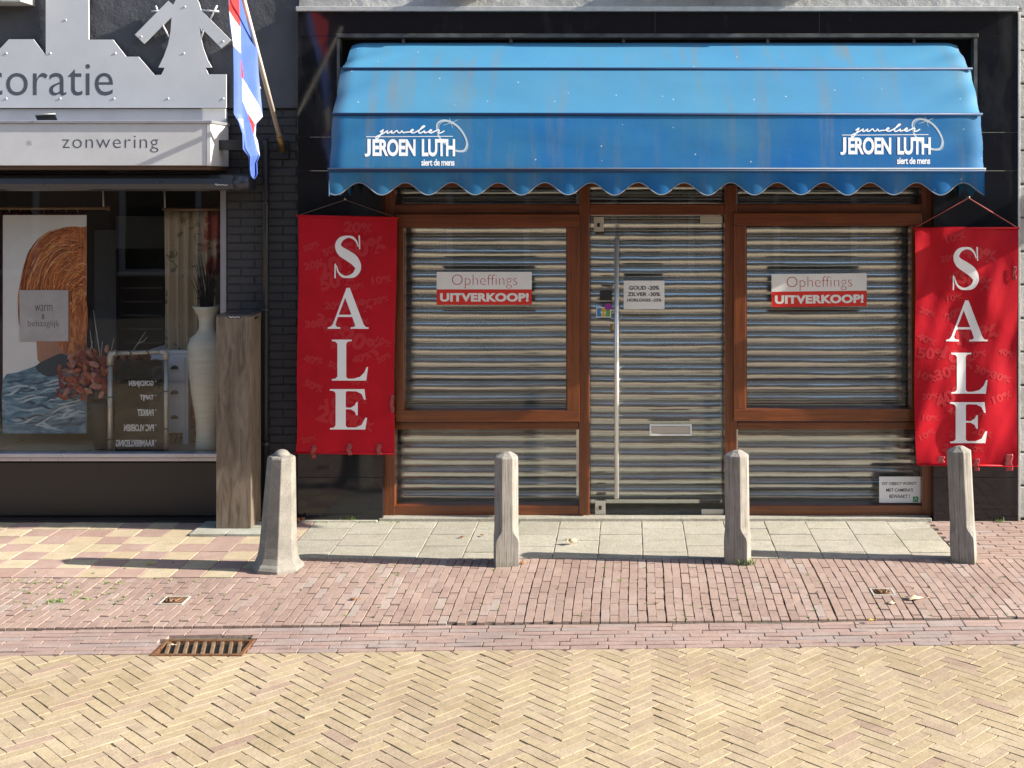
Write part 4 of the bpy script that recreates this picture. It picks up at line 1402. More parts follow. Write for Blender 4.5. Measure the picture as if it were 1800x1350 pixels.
# projecting window ledges just above the view
for a, e, z in ((XP(781, -.2), XP(862, -.2), 3.925), (.05, 1.45, 3.96), ):
    MB().box(a, e, -.22, -.02, z + .005, z + .08).build('window_ledge', M['dark_metal'], js, bevel=.004)
MB().box(XP(0, -.1) - 1, XP(43, -.2), -.26, .0, ZP(5, -.2), ZP(5, -.2) + .12).build('window_ledge', M['alu_trim'], ds, bevel=.004)


def rail(px0, px1, py0, py1, Yf, Yb=.10, h=True, name=None, par=None, lab=None):
    return MB().pbox(px0, px1, py0, py1, Yf, Yb).build(name or ('rail' if h else 'post'), M['mahogany_h'] if h else M['mahogany'], par or js, label=lab, bevel=.0035)


# posts (full height) and rails between them
rail(674, 694, 325, 909, -.02, h=False)
rail(1018, 1036, 325, 909, -.02, h=False)
rail(1274, 1295, 325, 909, -.02, h=False)
rail(1621, 1640, 325, 909, -.02, h=False)
for a, e in ((694.3, 1017.7), (1036.3, 1273.7), (1295.3, 1620.7)):
    rail(a, e, 318, 329, -.016)
    rail(a, e, 359, 376 if a != 1036.3 else 378, -.012)
for a, e in ((694.3, 1017.7), (1295.3, 1620.7)):
    rail(a, e, 742, 755, -.010)
    rail(a, e, 889, 909, -.014)
wpane = {}


def window(px0, px1, py0, py1, gx0_, gx1_, gy0, gy1, Yf):
    s1 = MB(); Yb = -.02 - .0005
    w = MB()
    w.pbox(px0, px1, py0, gy0, Yf, Yb); w.pbox(px0, px1, gy1, py1, Yf, Yb)
    w.build_split('sash_rail', M['mahogany_h'], js, bevel=.003)
    w = MB(); w.pbox(px0, gx0_, gy0 + .2, gy1 - .2, Yf + .001, Yb); w.pbox(gx1_, px1, gy0 + .2, gy1 - .2, Yf + .001, Yb)
    w.build_split('sash_stile', M['mahogany'], js, bevel=.003)
    w = MB()        # inner bead
    w.pbox(gx0_ - 1, gx0_ + 2, gy0, gy1, -.019, .06); w.pbox(gx1_ - 2, gx1_ + 1, gy0, gy1, -.019, .06)
    w.pbox(gx0_ + 2.1, gx1_ - 2.1, gy0 - 1, gy0 + 1.5, -.019, .06); w.pbox(gx0_ + 2.1, gx1_ - 2.1, gy1 - 1.5, gy1 + 1, -.019, .06)
    return w.build('window', M['mahogany'], js)


w1 = window(695.5, 1018.5, 376.5, 741.5, 709, 997, 399, 722, -.055)
w2 = window(1290, 1620.5, 374.5, 740.5, 1311, 1602, 396, 719, -.055)
for w_, a in ((w1, (711, 996, 400, 721)), (w2, (1313, 1601, 398, 718))):
    MB().pbox(a[0] - 3, a[1] + 3, a[2] - 3, a[3] + 3, .020, .026).build('pane', M['glass'], w_)
for a in ((694, 1018, 755, 889), (1295, 1621, 753, 889), (694, 1018, 329, 359), (1036, 1274, 329, 359), (1295, 1621, 329, 359)):
    MB().pbox(*a, .040, .046).build('pane', M['glass'], js)
# glass door
dr = MB().pbox(1037, 1273, 379, 908, .020, .030).build('glass_door', M['glass'], js)
hx_ = XP(1084, -.06)
MB().tube([(hx_, -.06, ZP(876, -.06)), (hx_, -.06, ZP(418, -.06))], .0165, 20).build('pull_handle', M['steel'], dr)
b = MB()
for y in (470, 820): b.tube([(hx_, -.06, ZP(y, -.06)), (hx_, .02, ZP(y, -.06))], .008, 10)
b.build_split('handle_standoff', M['steel'], dr)
for a in ((1044, 1061, 381, 407), (1231, 1270, 379.5, 392), (1046, 1064, 881, 907), (1233, 1272, 895, 907.5)):
    MB().pbox(*a, .004, .019).build('patch_fitting', M['satin'], dr, bevel=.002)
for y, x in ((396, 1052), (893, 1055)):
    MB().pbox(x - 2.5, x + 2.5, y - 4, y + 3, .0015, .0035).build('lock_plate', M['dark_metal'], dr)
b = MB(); b.pbox(1142, 1216, 746, 749, .006, .0195); b.pbox(1142, 1216, 763, 766, .006, .0195); b.pbox(1142, 1145, 749.2, 762.8, .006, .0195); b.pbox(1213, 1216, 749.2, 762.8, .006, .0195)
b.build_split('letter_slot_frame', M['white_paper'], dr, bevel=.001)
MB().pbox(1145.5, 1212.5, 749.5, 762.5, .010, .0195).build('letter_flap', M['satin'], dr, bevel=.002)
MB().lathe((XP(1076, 0), 0, ZP(577)), [(.014, -.02), (.017, -.005), (.012, .005), (.016, .02), (.008, .03)], 12).build('door_knob', M['brass'], dr)

# roller shutters
PIT = 21.55 * 9.78 / F
spf = [(.020, 0.0), (.020, .065), (.004, .075)] + [(-.0065 + (.0085 if t < .5 else .0068) * ((t - .50) / .39) ** 2, t) for t in (.10, .16, .22, .29, .36, .43, .50, .57, .64, .71, .78, .84)] + [(.004, .86), (.001, .885), (-.003, .905), (-.003, .92), (.020, .93), (.020, 1.0)]
for (pa, pb, lbl) in ((700, 1012, None), (1030, 1280, None), (1299, 1618, None)):
    Ysh = .18
    x0, x1 = XP(pa - 12, Ysh), XP(pb + 12, Ysh)
    zbt = ZP(886 if pa != 1030 else 877, Ysh)
    sh = MB(); sh.box(x0, x1, Ysh - .012, Ysh + .012, zbt - .03, zbt - .001)
    sh.box(x0 - .02, x0 - .001, Ysh - .03, Ysh + .03, 0, 2.7); sh.box(x1 + .001, x1 + .02, Ysh - .03, Ysh + .03, 0, 2.7)
    sh = sh.build('roller_shutter', M['shutter'], js)
    n = len(spf)
    mb = MB(); nx = 60
    for i in range(nx + 1):
        x = (x1 - x0) * (i / nx - .5)
        for y, z in spf: mb.v.append((x, y + .0016 * mnoise.noise(Vector((x * 3.2, z * 1.5, pa))) + .0007 * mnoise.noise(Vector((x * 14, z * 2, pa))), z * PIT))
    for i in range(nx):
        for q in range(n - 1):
            a = i * n + q
            mb.f.append([a, a + n, a + n + 1, a + 1]); mb.m.append(0); mb.sm.append(True)
    me, _ = mb.data('slat', M['shutter'], Vector((0, 0, 0)))
    z = zbt; rs = random.Random(int(pa))
    while z < 2.66:
        o = bpy.data.objects.new('slat', me); link(o, sh, ((x0 + x1) / 2, Ysh, z))
        o.rotation_euler = (rs.gauss(0, .011), rs.gauss(0, .0007), rs.gauss(0, .002)); o.scale = (rs.choice((1, 1, -1)), 1, 1); z += PIT
b = MB(); b.box(jl - .1, jr + .1, .6, .64, -.05, 2.75); b.box(jl - .12, jl - .1, .1, .64, -.05, 2.75); b.box(jr + .1, jr + .12, .1, .64, -.05, 2.75); b.box(jl - .1, jr + .1, .1, .64, 2.66, 2.75)
b.build('interior_wall', M['dark_void'], js)
MB().box(jl, jr, .0, .6, -.05, .004).build('interior_floor', M['slab'], js)

# ------------------------------------------------ blue awning
aw = empty('blue_awning', (.19, -.4, 2.45), 'wide faded blue basket awning with scalloped edge and white jeweller lettering', 'awning')
AX0, AX1 = -2.068, 2.440
BAR = [(-.075, 3.552), (-.46, 3.322), (-.72, 2.982), (-.80, 2.590)]


def panel_pt(seg, u, v):
    """seg 0..2, v from upper bar to lower bar"""
    (y0, z0), (y1, z1) = BAR[seg], BAR[seg + 1]
    x = AX0 + (AX1 - AX0) * u
    sag = 4 * v * (1 - v)
    nrm = Vector((-(z0 - z1), 0)).normalized() if False else None
    dy, dz = y1 - y0, z1 - z0; l = hypot(dy, dz)
    ny, nz = dz / l, -dy / l               # points outwards (towards -Y, +Z)
    # bulge outwards for the basket form, pulled in slightly close to the bars
    outb = (-.010 if seg < 2 else .0) * sag
    e = min(u, 1 - u) * 4.5
    wr = .012 * math.exp(-e * 5) * sin(v * 9 + u * 60) * sag
    low = .006 * mnoise.noise(Vector((x * 2.2, seg * 3.1, v * 2))) * sag
    k = outb * 1.0 + wr + low
    # at the very ends the cloth rounds over to the side panel
    rnd = .022 * max(0, 1 - e / .10) ** 2
    return Vector((x + (rnd if u < .5 else -rnd) * 0, y0 + dy * v + ny * (k - rnd), z0 + dz * v + nz * (k - rnd)))


def side_curve(n=8):
    out = []
    for s in range(3):
        for i in range(n): out.append((s, i / n))
    out.append((2, 1.0))
    return out


b = MB()
for s in range(3): b.grid(lambda u, v, s=s: panel_pt(s, u, v), 150, 12)
b.build('canopy', M['canvas'], aw, solid=-.0)
# side panels: fan to a pivot on the wall
for u_, nm in ((0.0, 'side_panel'), (1.0, 'side_panel')):
    x = AX0 if u_ == 0 else AX1
    b = MB(); pv = Vector((x, -.06, 2.64))
    sc_ = side_curve(8); nr = 6; base = 0
    vs = []
    for (s, v) in sc_:
        q = panel_pt(s, u_, v)
        for r in range(nr + 1):
            t_ = r / nr
            p = q.lerp(pv, t_)
            sagx = .035 * sin(pi * t_) * (4 * v * (1 - v)) * (1 if u_ == 0 else -1)
            vs.append((p.x + sagx, p.y, p.z))
    fs = [(i * (nr + 1) + r, i * (nr + 1) + r + 1, (i + 1) * (nr + 1) + r + 1, (i + 1) * (nr + 1) + r) for i in range(len(sc_) - 1) for r in range(nr)]
    b.add(vs, fs, 0, True)
    b.build(nm, M['canvas'], aw)
    # side valance
    def sv(a, c, x=x, u_=u_):
        Y = -.80 + .70 * a
        zb = 2.46 - .045 * cos(2 * pi * a * 2.0) + .0
        zt = 2.592 + .045 * a
        return (x + (.010 if u_ == 0 else -.010) * sin(a * 2 * pi * 2) * c, Y, zt + (zb - zt) * c)
    MB().grid(sv, 40, 6).build('side_valance', M['canvas'], aw)
for i, (y, z) in enumerate(BAR[1:]):
    MB().tube([(AX0 - .006, y - .002, z), (AX1 + .006, y - .002, z)], .0105 if i < 2 else .011, 10).build('rib', M['piping'], aw)
MB().tube([(AX0 - .006, -.808, 2.604), (AX1 + .006, -.808, 2.604)], .005, 8).build('seam_cord', M['hem'], aw)
PER = .3205


def val(u, c):
    x = AX0 + (AX1 - AX0) * u
    ph = 2 * pi * (x - XP(589, -.79)) / PER
    cz = cos(ph)
    shape = cz if cz < 0 else cz
    zb = 2.466 - .044 * shape * (1 if shape > 0 else .95)
    zb += .004 * mnoise.noise(Vector((x * 3, 0, 0)))
    zt = 2.582
    y = -.80 + .022 * c * (1 + .0 * cz) - .010 * c * cz + .010 * c * mnoise.noise(Vector((x * 2.5, 5, c)))
    return Vector((x, y, zt + (zb - zt) * c))


MB().grid(val, 420, 8).build('valance', M['canvas'], aw)
b = MB(); b.tube([val(i / 420, 1.0) + Vector((0, -.002, 0)) for i in range(421)], .0042, 6); b.build('hem_tape', M['hem'], aw)


def awn_surf(px, py, o=.004):
    Y = -.78
    for _ in range(3):
        z = ZP(py, Y)
        v = (BAR[2][1] - z) / (BAR[2][1] - BAR[3][1])
        x = XP(px, Y)
        q = panel_pt(2, (x - AX0) / (AX1 - AX0), min(max(v, 0), 1))
        Y = q.y
    return Vector((x, Y - o, z))


def logo(dx, dy):
    cv = lambda pts: [(620 + a / 7.5 + dx, 190 + c / 7.5 + dy) for a, c in pts]
    fs_ = lambda o: (lambda x, y: awn_surf(x, y, o))
    b = MB()
    put2d(b, text2d('J', .03), 641 + dx, 651.5 + dx, 244.4 + dy, 275.3 + dy, fs_(.0018), ref=12); put2d(b, text2d('EROEN', .035, .95), 655 + dx, 730.5 + dx, 244.4 + dy, 274.6 + dy, fs_(.0018), ref=12)
    put2d(b, text2d('LUTH', .035, .95), 741.5 + dx, 800 + dx, 244.4 + dy, 275 + dy, fs_(.0018), ref=12)
    put2d(b, text2d('siert de mens', .028, .92), 740.7 + dx, 799 + dx, 279.5 + dy, 291.5 + dy, fs_(.0018), ref=12)
    putpx(b, ribbon(cv([(180, 378), (500, 378), (900, 375), (1320, 372)]), 1.1), fs_(.0015), ref=12)
    pts = [(358, 318), (405, 285), (375, 340), (335, 395), (308, 400), (312, 378), (380, 345), (430, 318), (462, 298), (452, 325), (475, 328), (520, 298), (510, 325), (540, 326), (585, 296), (600, 322), (630, 322), (650, 300), (668, 325), (700, 318), (760, 312), (800, 292), (785, 282), (762, 310), (790, 328), (840, 312), (920, 262), (950, 240), (930, 236), (885, 285), (870, 322), (900, 328), (950, 300), (945, 325), (985, 318), (1040, 298), (1030, 285), (1005, 310), (1030, 328), (1085, 305), (1130, 285), (1140, 300), (1130, 328), (1165, 325), (1210, 300)]
    cc = catmull(cv(pts), 4)
    vs, fs = ribbon(cc, 2.1)
    w = [awn_surf(x, y, .0022 + .0000012 * i) for i, (x, y) in enumerate(vs)]
    fs = [f if (Vector(w[f[1]]) - Vector(w[f[0]])).cross(Vector(w[f[2]]) - Vector(w[f[0]])).y < 0 else f[::-1] for f in fs]
    b.add(w, fs)
    b.build('lettering', M['white_print'], aw)
    b = MB()
    rp = [(1115, 300), (1112, 220), (1160, 172), (1230, 164), (1330, 200), (1420, 280), (1485, 385), (1505, 470), (1480, 548), (1420, 568), (1340, 550), (1220, 470), (1140, 380)]
    putpx(b, ribbon(catmull(cv(rp + [rp[0]]), 5), 3.2), fs_(.0011), ref=12)
    rp2 = [(1135, 300), (1140, 225), (1185, 185), (1240, 178), (1330, 215)]
    putpx(b, ribbon(catmull(cv(rp2), 5), .9), fs_(.0013))
    rp3 = [(1480, 400), (1520, 470), (1500, 560), (1430, 580), (1340, 565), (1240, 500)]
    putpx(b, ribbon(catmull(cv(rp3), 5), .9), fs_(.0013))
    for q, w_ in (([(1272, 122), (1290, 180), (1320, 270)], 1.0), ([(1190, 228), (1290, 195), (1398, 152)], 1.0), ([(1250, 170), (1300, 190), (1345, 235)], .7)):
        putpx(b, ribbon(catmull(cv(q), 5), [w_ * (.35 + .65 * sin(pi * i / 10)) for i in range(11)]), fs_(.0014))
    b.build('ring_emblem', M['ring_print'], aw)


logo(0, 0)
logo(836, -3)


# ------------------------------------------------ SALE banners
def banner(corners, wrf, letters, lab, sx, apex, tapes, lean=0):
    (xl0, yt0), (xr0, yt1), (xr1, yb1), (xl1, yb0) = corners
    Yb_ = -.135
    t = empty('sale_banner', (XP((xl1 + xr1) / 2, Yb_), Yb_, ZP(max(yb0, yb1), Yb_)), lab, 'banner', 'red SALE banners hanging on the granite piers')
    H = (yb0 + yb1) / 2 - (yt0 + yt1) / 2

    def surf(px, py, o=0.0):
        v = (py - yt0) / H
        u = (px - xl0) / (xr0 - xl0)
        return P(px, py, Yb_ + wrf(u, v) - o)

    def fn(u, v):
        # left and right edges in pixels
        fl = max(0, (v - .86) / .14) ** 2
        xl = xl0 + (xl1 - xl0) * (.25 * v + .75 * fl); xr = xr0 + (xr1 - xr0) * v
        xl += 1.2 * sin(v * 7); xr += 1.2 * sin(v * 6 + 1)
        px = xl + (xr - xl) * u
        ya = yt0 + (yt1 - yt0) * u; yb = yb0 + (yb1 - yb0) * u
        return surf(px, ya + (yb - ya) * v)
    MB().grid(fn, 70, 150).build('banner_cloth', M['banner'], t, solid=.0)
    rp = random.Random(int(xl0))
    cells = [(i, j) for i in range(4) for j in range(12)]
    for i, j in cells:
        if rp.random() < .12: continue
        s = rp.choice((11, 12, 14, 20, 24, 30)); 
        vf = PCT[rp.randrange(5)]
        cx = xl0 + 22 + i * (xr0 - xl0 - 44) / 3 + rp.uniform(-9, 9); cy = yt0 + 18 + j * (H - 40) / 11 + rp.uniform(-8, 8)
        an = rp.uniform(-.5, .5); w = s * 2.5
        vs = []
        for a, c in vf[0]:
            x, y = (a - .5) * w, (.5 - c) * s
            vs.append((cx + x * cos(an) - y * sin(an), cy + x * sin(an) + y * cos(an)))
        if min(v[0] for v in vs) < xl0 + 3 or max(v[0] for v in vs) > xr0 - 5 or max(v[1] for v in vs) > yb0 - 6 or min(v[1] for v in vs) < yt0 + 6: continue
        oo = .0012 + .00001 * (i * 12 + j)
        b = MB(); putpx(b, (vs, vf[1]), lambda x, y, oo=oo: surf(x, y, oo), ref=9); b.build('percent_print', M['banner_pattern'], t)
    b = MB()
    f2 = lambda x, y: surf(x, y, .0020)
    for ch, x0, x1, y0, y1 in letters:
        if ch == 'S':
            put2d(b, SERIF_S, x0, x1, y0, y1, f2, ref=7)
            for k_, q in enumerate(SERIF_S2): put2d(b, q, x0, x1, y0, y1, lambda x, y, k_=k_: surf(x, y, .0023 + .0002 * k_), ref=7)
        else: put2d(b, SERIF[ch], x0, x1, y0, y1, f2, ref=7)
    b.build('lettering', M['banner_white'], t)
    MB().tube([P(xl0 - 3, yt0 + 1, Yb_ - .001), P(xr0 + 3, yt1 + 1, Yb_ - .001)], .0085, 10).build('top_rod', M['banner'], t)
    MB().tube([P(xl1 - 1, yb0 - 1, Yb_ - .001), P(xr1 + 1, yb1 - 1, Yb_ - .001)], .007, 10).build('bottom_rod', M['banner'], t)
    A = P(apex[0], apex[1], -.13)
    MB().tube([P(xl0 - 1, yt0 + 1, Yb_), A, P(xr0 + 1, yt1 + 1, Yb_)], .0035, 6).build('cord', simple('hanging_cord', sx, .7), t)
    MB().tube([A + Vector((0, .03, 0)), A + Vector((0, -.012, 0)), A + Vector((0, -.014, .012))], .005, 6).build('hook', M['satin'], t)
    for (x0, x1, y0, y1) in tapes:
        MB().grid(lambda u, v: P(x0 + (x1 - x0) * u + 1.2 * sin(v * 9), y0 + (y1 - y0) * v, (Yb_ - .009 if y0 + (y1 - y0) * v < max(yb0, yb1) else Yg - .004) + .002 * sin(u * 9 + v * 14)), 5, 10).build('tape_strip', M['tape'], t, solid=.0004)
    return t


banner(((524, 378), (697, 382), (693, 799), (519, 797)),
       lambda u, v: .0035 * sin(u * 5 + v * 3) + .006 * mnoise.noise(Vector((u * 3, v * 4, 1))) + .010 * max(0, v - .7) * sin(u * 17),
       (('S', 584, 638, 414, 489), ('A', 576, 648, 506, 578), ('L', 582, 647, 597, 669), ('E', 580, 646, 684, 755)),
       'flat red SALE banner at left, in shade, hanging under the awning corner', (.09, .06, .05), (607, 351), ((547, 555, 783, 806), (610, 618, 780, 801), (662, 670, 780, 801), (686, 692, 694, 725)))
banner(((1608, 400), (1789, 400), (1788, 820), (1611, 818)),
       lambda u, v: .028 * mnoise.noise(Vector((u * 2.6 + v * 2.2, v * 3.2 - u * 1.6, 2))) + .008 * sin(u * 11 + v * 5.5) * (v * .8 + .2) + .009 * mnoise.noise(Vector((u * 7 + v * 5, v * 6, 7))),
       (('S', 1671, 1724, 434, 510), ('A', 1663, 1736, 528, 600), ('L', 1671, 1736, 620, 692), ('E', 1670, 1736, 707, 779)),
       'wrinkled sunlit red SALE banner at the far right behind a leaning wooden bollard', (.45, .10, .09), (1703, 348), ((1648, 1660, 802, 814), (1712, 1721, 806, 828), (1767, 1780, 798, 828), (1780, 1786, 468, 492)))


# ------------------------------------------------ window signs
def sale_sign(dx, dy, lab, ti):
    Yq = .017
    t = empty('sale_sign', (XP(851 + dx, Yq), Yq, ZP(536 + dy, Yq)), lab, 'sign', 'clearance sale signs on the shop windows')
    f = lambda o: (lambda x, y: P(x, y + ti * (x - 767 - dx), Yq - o))
    sh = lambda x0, x1, y0, y1, o: ([(x0, y0), (x1, y0), (x1, y1), (x0, y1)], [(0, 1, 2, 3)])
    b = MB(); putpx(b, sh(767.6 + dx, 934.8 + dx, 478 + dy, 508.6 + dy, 0), f(0)); b.build('white_field', M['white_paper'], t, solid=.0008)
    b = MB(); putpx(b, sh(767.6 + dx, 934.8 + dx, 508.6 + dy, 535.8 + dy, 0), f(0)); b.build('red_field', M['sticker_red'], t, solid=.0008)
    b = MB(); put2d(b, text2d('Opheffings', -.022), 794.4 + dx, 909.3 + dx, 482.6 + dy, 507 + dy, f(.0016)); b.build('lettering', M['ink_red'], t)
    b = MB(); put2d(b, text2d('UITVERKOOP!', .05, 1.05), 773.5 + dx, 929.5 + dx, 515 + dy, 530.3 + dy, f(.0016)); b.build('lettering', M['white_paper'], t)


sale_sign(0, 0, 'red and white Opheffings Uitverkoop sign on the shaded left shop window', 0)
sale_sign(588.6, 4.2, 'red and white Opheffings Uitverkoop sign on the window right of the door', -.012)


def notice(name, x0, x1, y0, y1, lines, lab, extra=None, Yq=.016, m='white_paper'):
    t = empty(name, (XP((x0 + x1) / 2, Yq), Yq, ZP(y1, Yq)), lab, 'notice')
    b = MB(); b.pbox(x0, x1, y0, y1, Yq, Yq + .001); b.build('sheet', M[m], t)
    b = MB()
    for s, a, c, d, e, off in lines: put2d(b, text2d(s, off), a, c, d, e, lambda x, y: P(x, y, Yq - .0012))
    if lines: b.build('lettering', M['ink_black'], t)
    return t


notice('price_notice', 1096.4, 1168, 493.3, 543.5, (('GOUD -20%', 1105.8, 1158.7, 502.5, 509.5, .025), ('ZILVER -30%', 1103.5, 1160.4, 513.8, 520.6, .025), ('HORLOGES -25%', 1102, 1162.7, 524.8, 530.2, .025)), 'white paper notice on the glass door reading goud, zilver and horloges discounts')
t = notice('camera_notice', 1545.4, 1618, 837.7, 884, (('DIT OBJECT WORDT', 1550.7, 1611.4, 847.4, 853.8, .012), ("MET CAMERA'S", 1557.8, 1604.7, 858.4, 864.3, .012), ('BEWAAKT !', 1563.5, 1599, 869.3, 875.6, .012)), 'white camera surveillance notice in the bottom right corner of the lower window', Yq=.034)
MB().pbox(1604.7, 1614.3, 872.8, 882.3, .0325, .0335).build('green_mark', M['green_ink'], t)
b = MB(); putpx(b, ribbon([(1606.5, 880), (1609.5, 874.5), (1612.5, 880)], 1.0), lambda x, y: P(x, y, .0315)); b.build('mark_print', M['white_print'], t)
notice('dark_sticker', 1054.5, 1076, 510.5, 528, (), 'small plain dark sticker on the glass door left of the price notice', m='ink_black')
t = empty('payment_sticker', (XP(1062, .016), .016, ZP(557, .016)), 'small colourful payment sticker with purple bubble on the glass door', 'sticker')
MB().pbox(1048, 1074, 540, 558, .016, .017).build('sheet', M['white_paper'], t, bevel=.0004)
cols = [('blue', (0.05, 0.20, 0.45)), ('yellow', (0.60, 0.42, 0.03)), ('green', (0.10, 0.35, 0.08))]
for i, (nm, c) in enumerate(cols):
    MB().pbox(1049.5 + i * 7.7, 1057 + i * 7.7, 541.5, 556.5, .0148, .0155).build('colour_field', simple('sticker_' + nm, c, .4), t)
b = MB(); b.lathe((0, 0, 0), [(.026, 0), (.026, .001)], 24)
b.v = [(XP(1069, .013) + x, .013 - z, ZP(539, .013) + y) for x, y, z in b.v]
b.build('purple_bubble', simple('sticker_purple', (0.28, 0.03, 0.30), .4), t, recalc=True)
b = MB(); put2d(b, text2d('V', .03), 1055, 1060, 547, 553, lambda x, y: P(x, y, .0135)); put2d(b, text2d('V', .03), 1061, 1066, 547, 553, lambda x, y: P(x, y, .0135)); b.build('lettering', M['white_print'], t)

# ------------------------------------------------ neighbour at right
nb = empty('neighbour_house', (4.8, 0, 0), 'rough grey block wall of the neighbouring house at the right edge', 'house')
b = MB(); rn = random.Random(2)
MB().box(gx1 + .019, 9.5, .0, .3, -.05, 6.2).build('backing_wall', M['grey_stucco'], nb)
z = 0.0; r = 0
while z < 5.0:
    x = gx1 + .022 - (r % 2) * .25
    while x < 9.3:
        a = max(x, gx1 + .021); e = x + .50
        if e - a > .05:
            vs, fs = paver_geo(rect(e - a - .012, .25 - .012), rn, jit=.003, inset=.010, drop=.010, depth=.05)
            me = bpy.data.meshes.new('wall_block'); me.from_pydata(vs, [], fs); me.materials.append(M['grey_stucco'])
            o = bpy.data.objects.new('wall_block', me); link(o, nb, ((a + e) / 2, -.045, z + .125)); o.rotation_euler = (pi / 2, 0, 0)
        x += .5
    z += .25; r += 1
# unseen board, added to throw the band of shade over the right banner
MB().box(3.90, 3.95, -.62, -.05, 2.58, 2.92).build('shade_board', M['white_frame'], nb, bevel=.004)

# ------------------------------------------------ bollards
def wood_bollard(px, py, lab, lean=0.0, rot=0.0, h=.735):
    d = CAMH * F / (py - HY); Yf = d - CAMD
    t = empty('wooden_bollard', (XP(px, Yf), Yf + .079, 0), lab, 'bollard', 'weathered wooden bollards along the pavement edge')
    hw = .0785
    rings = []
    for z, c, k in ((-.05, .004, 1), (.04, .004, 1), (.155, .004, 1.0), (.175, .008, .99), (.195, .020, .985), (.215, .034, .98), (.24, .042, .975), (.30, .044, .97), (.5, .044, .965), (h - .035, .044, .96), (h - .028, .046, .93), (h, .02, .30)):
        w = hw * k
        c = min(c, w * .55)
        rings.append([(-w + c, -w), (w - c, -w), (w, -w + c), (w, w - c), (w - c, w), (-w + c, w), (-w, w - c), (-w, -w + c)] + [z])
    b = MB(); vs = []
    for rg_ in rings:
        z = rg_[-1]
        for x, y in rg_[:-1]: vs.append((t.location.x + x, t.location.y + y, z + (.003 * sin(x * 80) if z > .6 else 0)))
    fs = [(i * 8 + k, i * 8 + (k + 1) % 8, (i + 1) * 8 + (k + 1) % 8, (i + 1) * 8 + k) for i in range(len(rings) - 1) for k in range(8)]
    fs.append(tuple(range((len(rings) - 1) * 8, len(rings) * 8)))
    b.add(vs, fs)
    o = b.build('post', M['old_wood'], t, bevel=.002)
    t.rotation_euler = (0, lean, rot)
    return t


wood_bollard(888, 997, 'upright weathered wooden bollard in front of the left shop window', rot=radians(10))
wood_bollard(1298.5, 993, 'weathered wooden bollard right of the glass door, grass tuft at its foot', lean=radians(-.6), rot=radians(-14))
wood_bollard(1700, 990.5, 'leaning weathered wooden bollard in front of the right SALE banner', lean=radians(-2.6), rot=radians(-20), h=.755)
t = empty('concrete_bollard', (XP(486, -1.29), -1.27, 0), 'pitted grey concrete bollard with flared foot, leftmost in the row', 'bollard')
q = cos(pi / 8)
prof = [(.170, -.03), (.168, .018), (.158, .035), (.140, .050), (.126, .085), (.117, .15), (.113, .22), (.100, .48), (.088, .715), (.083, .727), (.055, .733)]
b = MB().lathe(t.location, [(r / q * .94, z) for r, z in prof], 8, smooth=False, rot=pi / 8 - radians(7.5))
b.build('shaft', M['concrete'], t, bevel=.004)
MB().lathe(t.location, [(.054, .728), (.050, .745), (.036, .760), (.016, .768), (.003, .770)], 20).build('domed_cap', M['concrete'], t)
t.rotation_euler = (0, radians(2.2), 0)

# ------------------------------------------------ leaves and weeds
def leaf(px, py, s, m, lab, rot, curl=.6):
    d = CAMH * F / (py - HY); Y = d - CAMD
    x, y = XP(px, Y), Y
    mb = MB(); pts_ = []
    n = 14
    for i in range(n):
        a = 2 * pi * i / n
        r = s * (.62 + .38 * abs(cos(a * 2.5))) * (1.25 if i == 0 else 1)
        pts_.append((x + r * cos(a + rot), y + r * sin(a + rot) * .8, .006 + curl * s * (.25 + .5 * sin(a * 1.5 + rot) ** 2)))
    mb.add([(x, y, .010)] + pts_, [(0, i + 1, (i + 1) % n + 1) for i in range(n)], 0, True)
    mb.tube([pts_[0], (x + s * 1.9 * cos(rot), y + s * 1.5 * sin(rot), .008)], .0015, 5)
    o = mb.build('fallen_leaf', m, label=lab, cat='leaf', solid=.0006)
    return o


leaf(1003, 957, .042, M['leaf_pale'], 'large curled pale brown dead leaf on the grey slabs below the glass door', .5, 1.1)
leaf(1605, 1054, .055, M['leaf_pale'], 'flat pale dead leaf on the red bricks beside the right valve cover', .2, .25)
leaf(1566, 1062, .030, M['leaf_pale'], 'small faded leaf on the bricks just left of the flat pale leaf', 1.2, .2)
leaf(812, 946, .022, M['leaf_brown'], 'tiny brown leaf on the slabs left of the first wooden bollard', .9, .5)
leaf(848, 943, .018, M['leaf_brown'], 'tiny brown leaf on the slabs close to the first wooden bollard', 2.2, .5)
leaf(264, 993, .024, M['leaf_yellow'], 'small yellow leaf at the edge of the bollard shadow on the tiles', .3, .5)
leaf(916, 992, .030, M['leaf_brown'], 'thin brown leaf lying right against the first wooden bollard', .2, .4)
leaf(622, 1055, .025, M['leaf_brown'], 'narrow orange brown leaf on the red bricks right of the concrete bollard', .1, .3)
leaf(520, 921, .035, M['leaf_brown'], 'curled brown leaf in the corner between concrete bollard and granite pier', 1.1, 1.3)
leaf(530, 917, .030, M['leaf_brown'], 'dark brown leaf wedged at the foot of the left granite pier', 2.0, 1.3)
leaf(1529, 1092, .020, M['leaf_yellow'], 'small straw coloured leaf on the kerb line right of the middle', .0, .3)
leaf(300, 1137, .016, M['leaf_pale'], 'crumpled pale scrap resting on the drain grate', .4, .8)


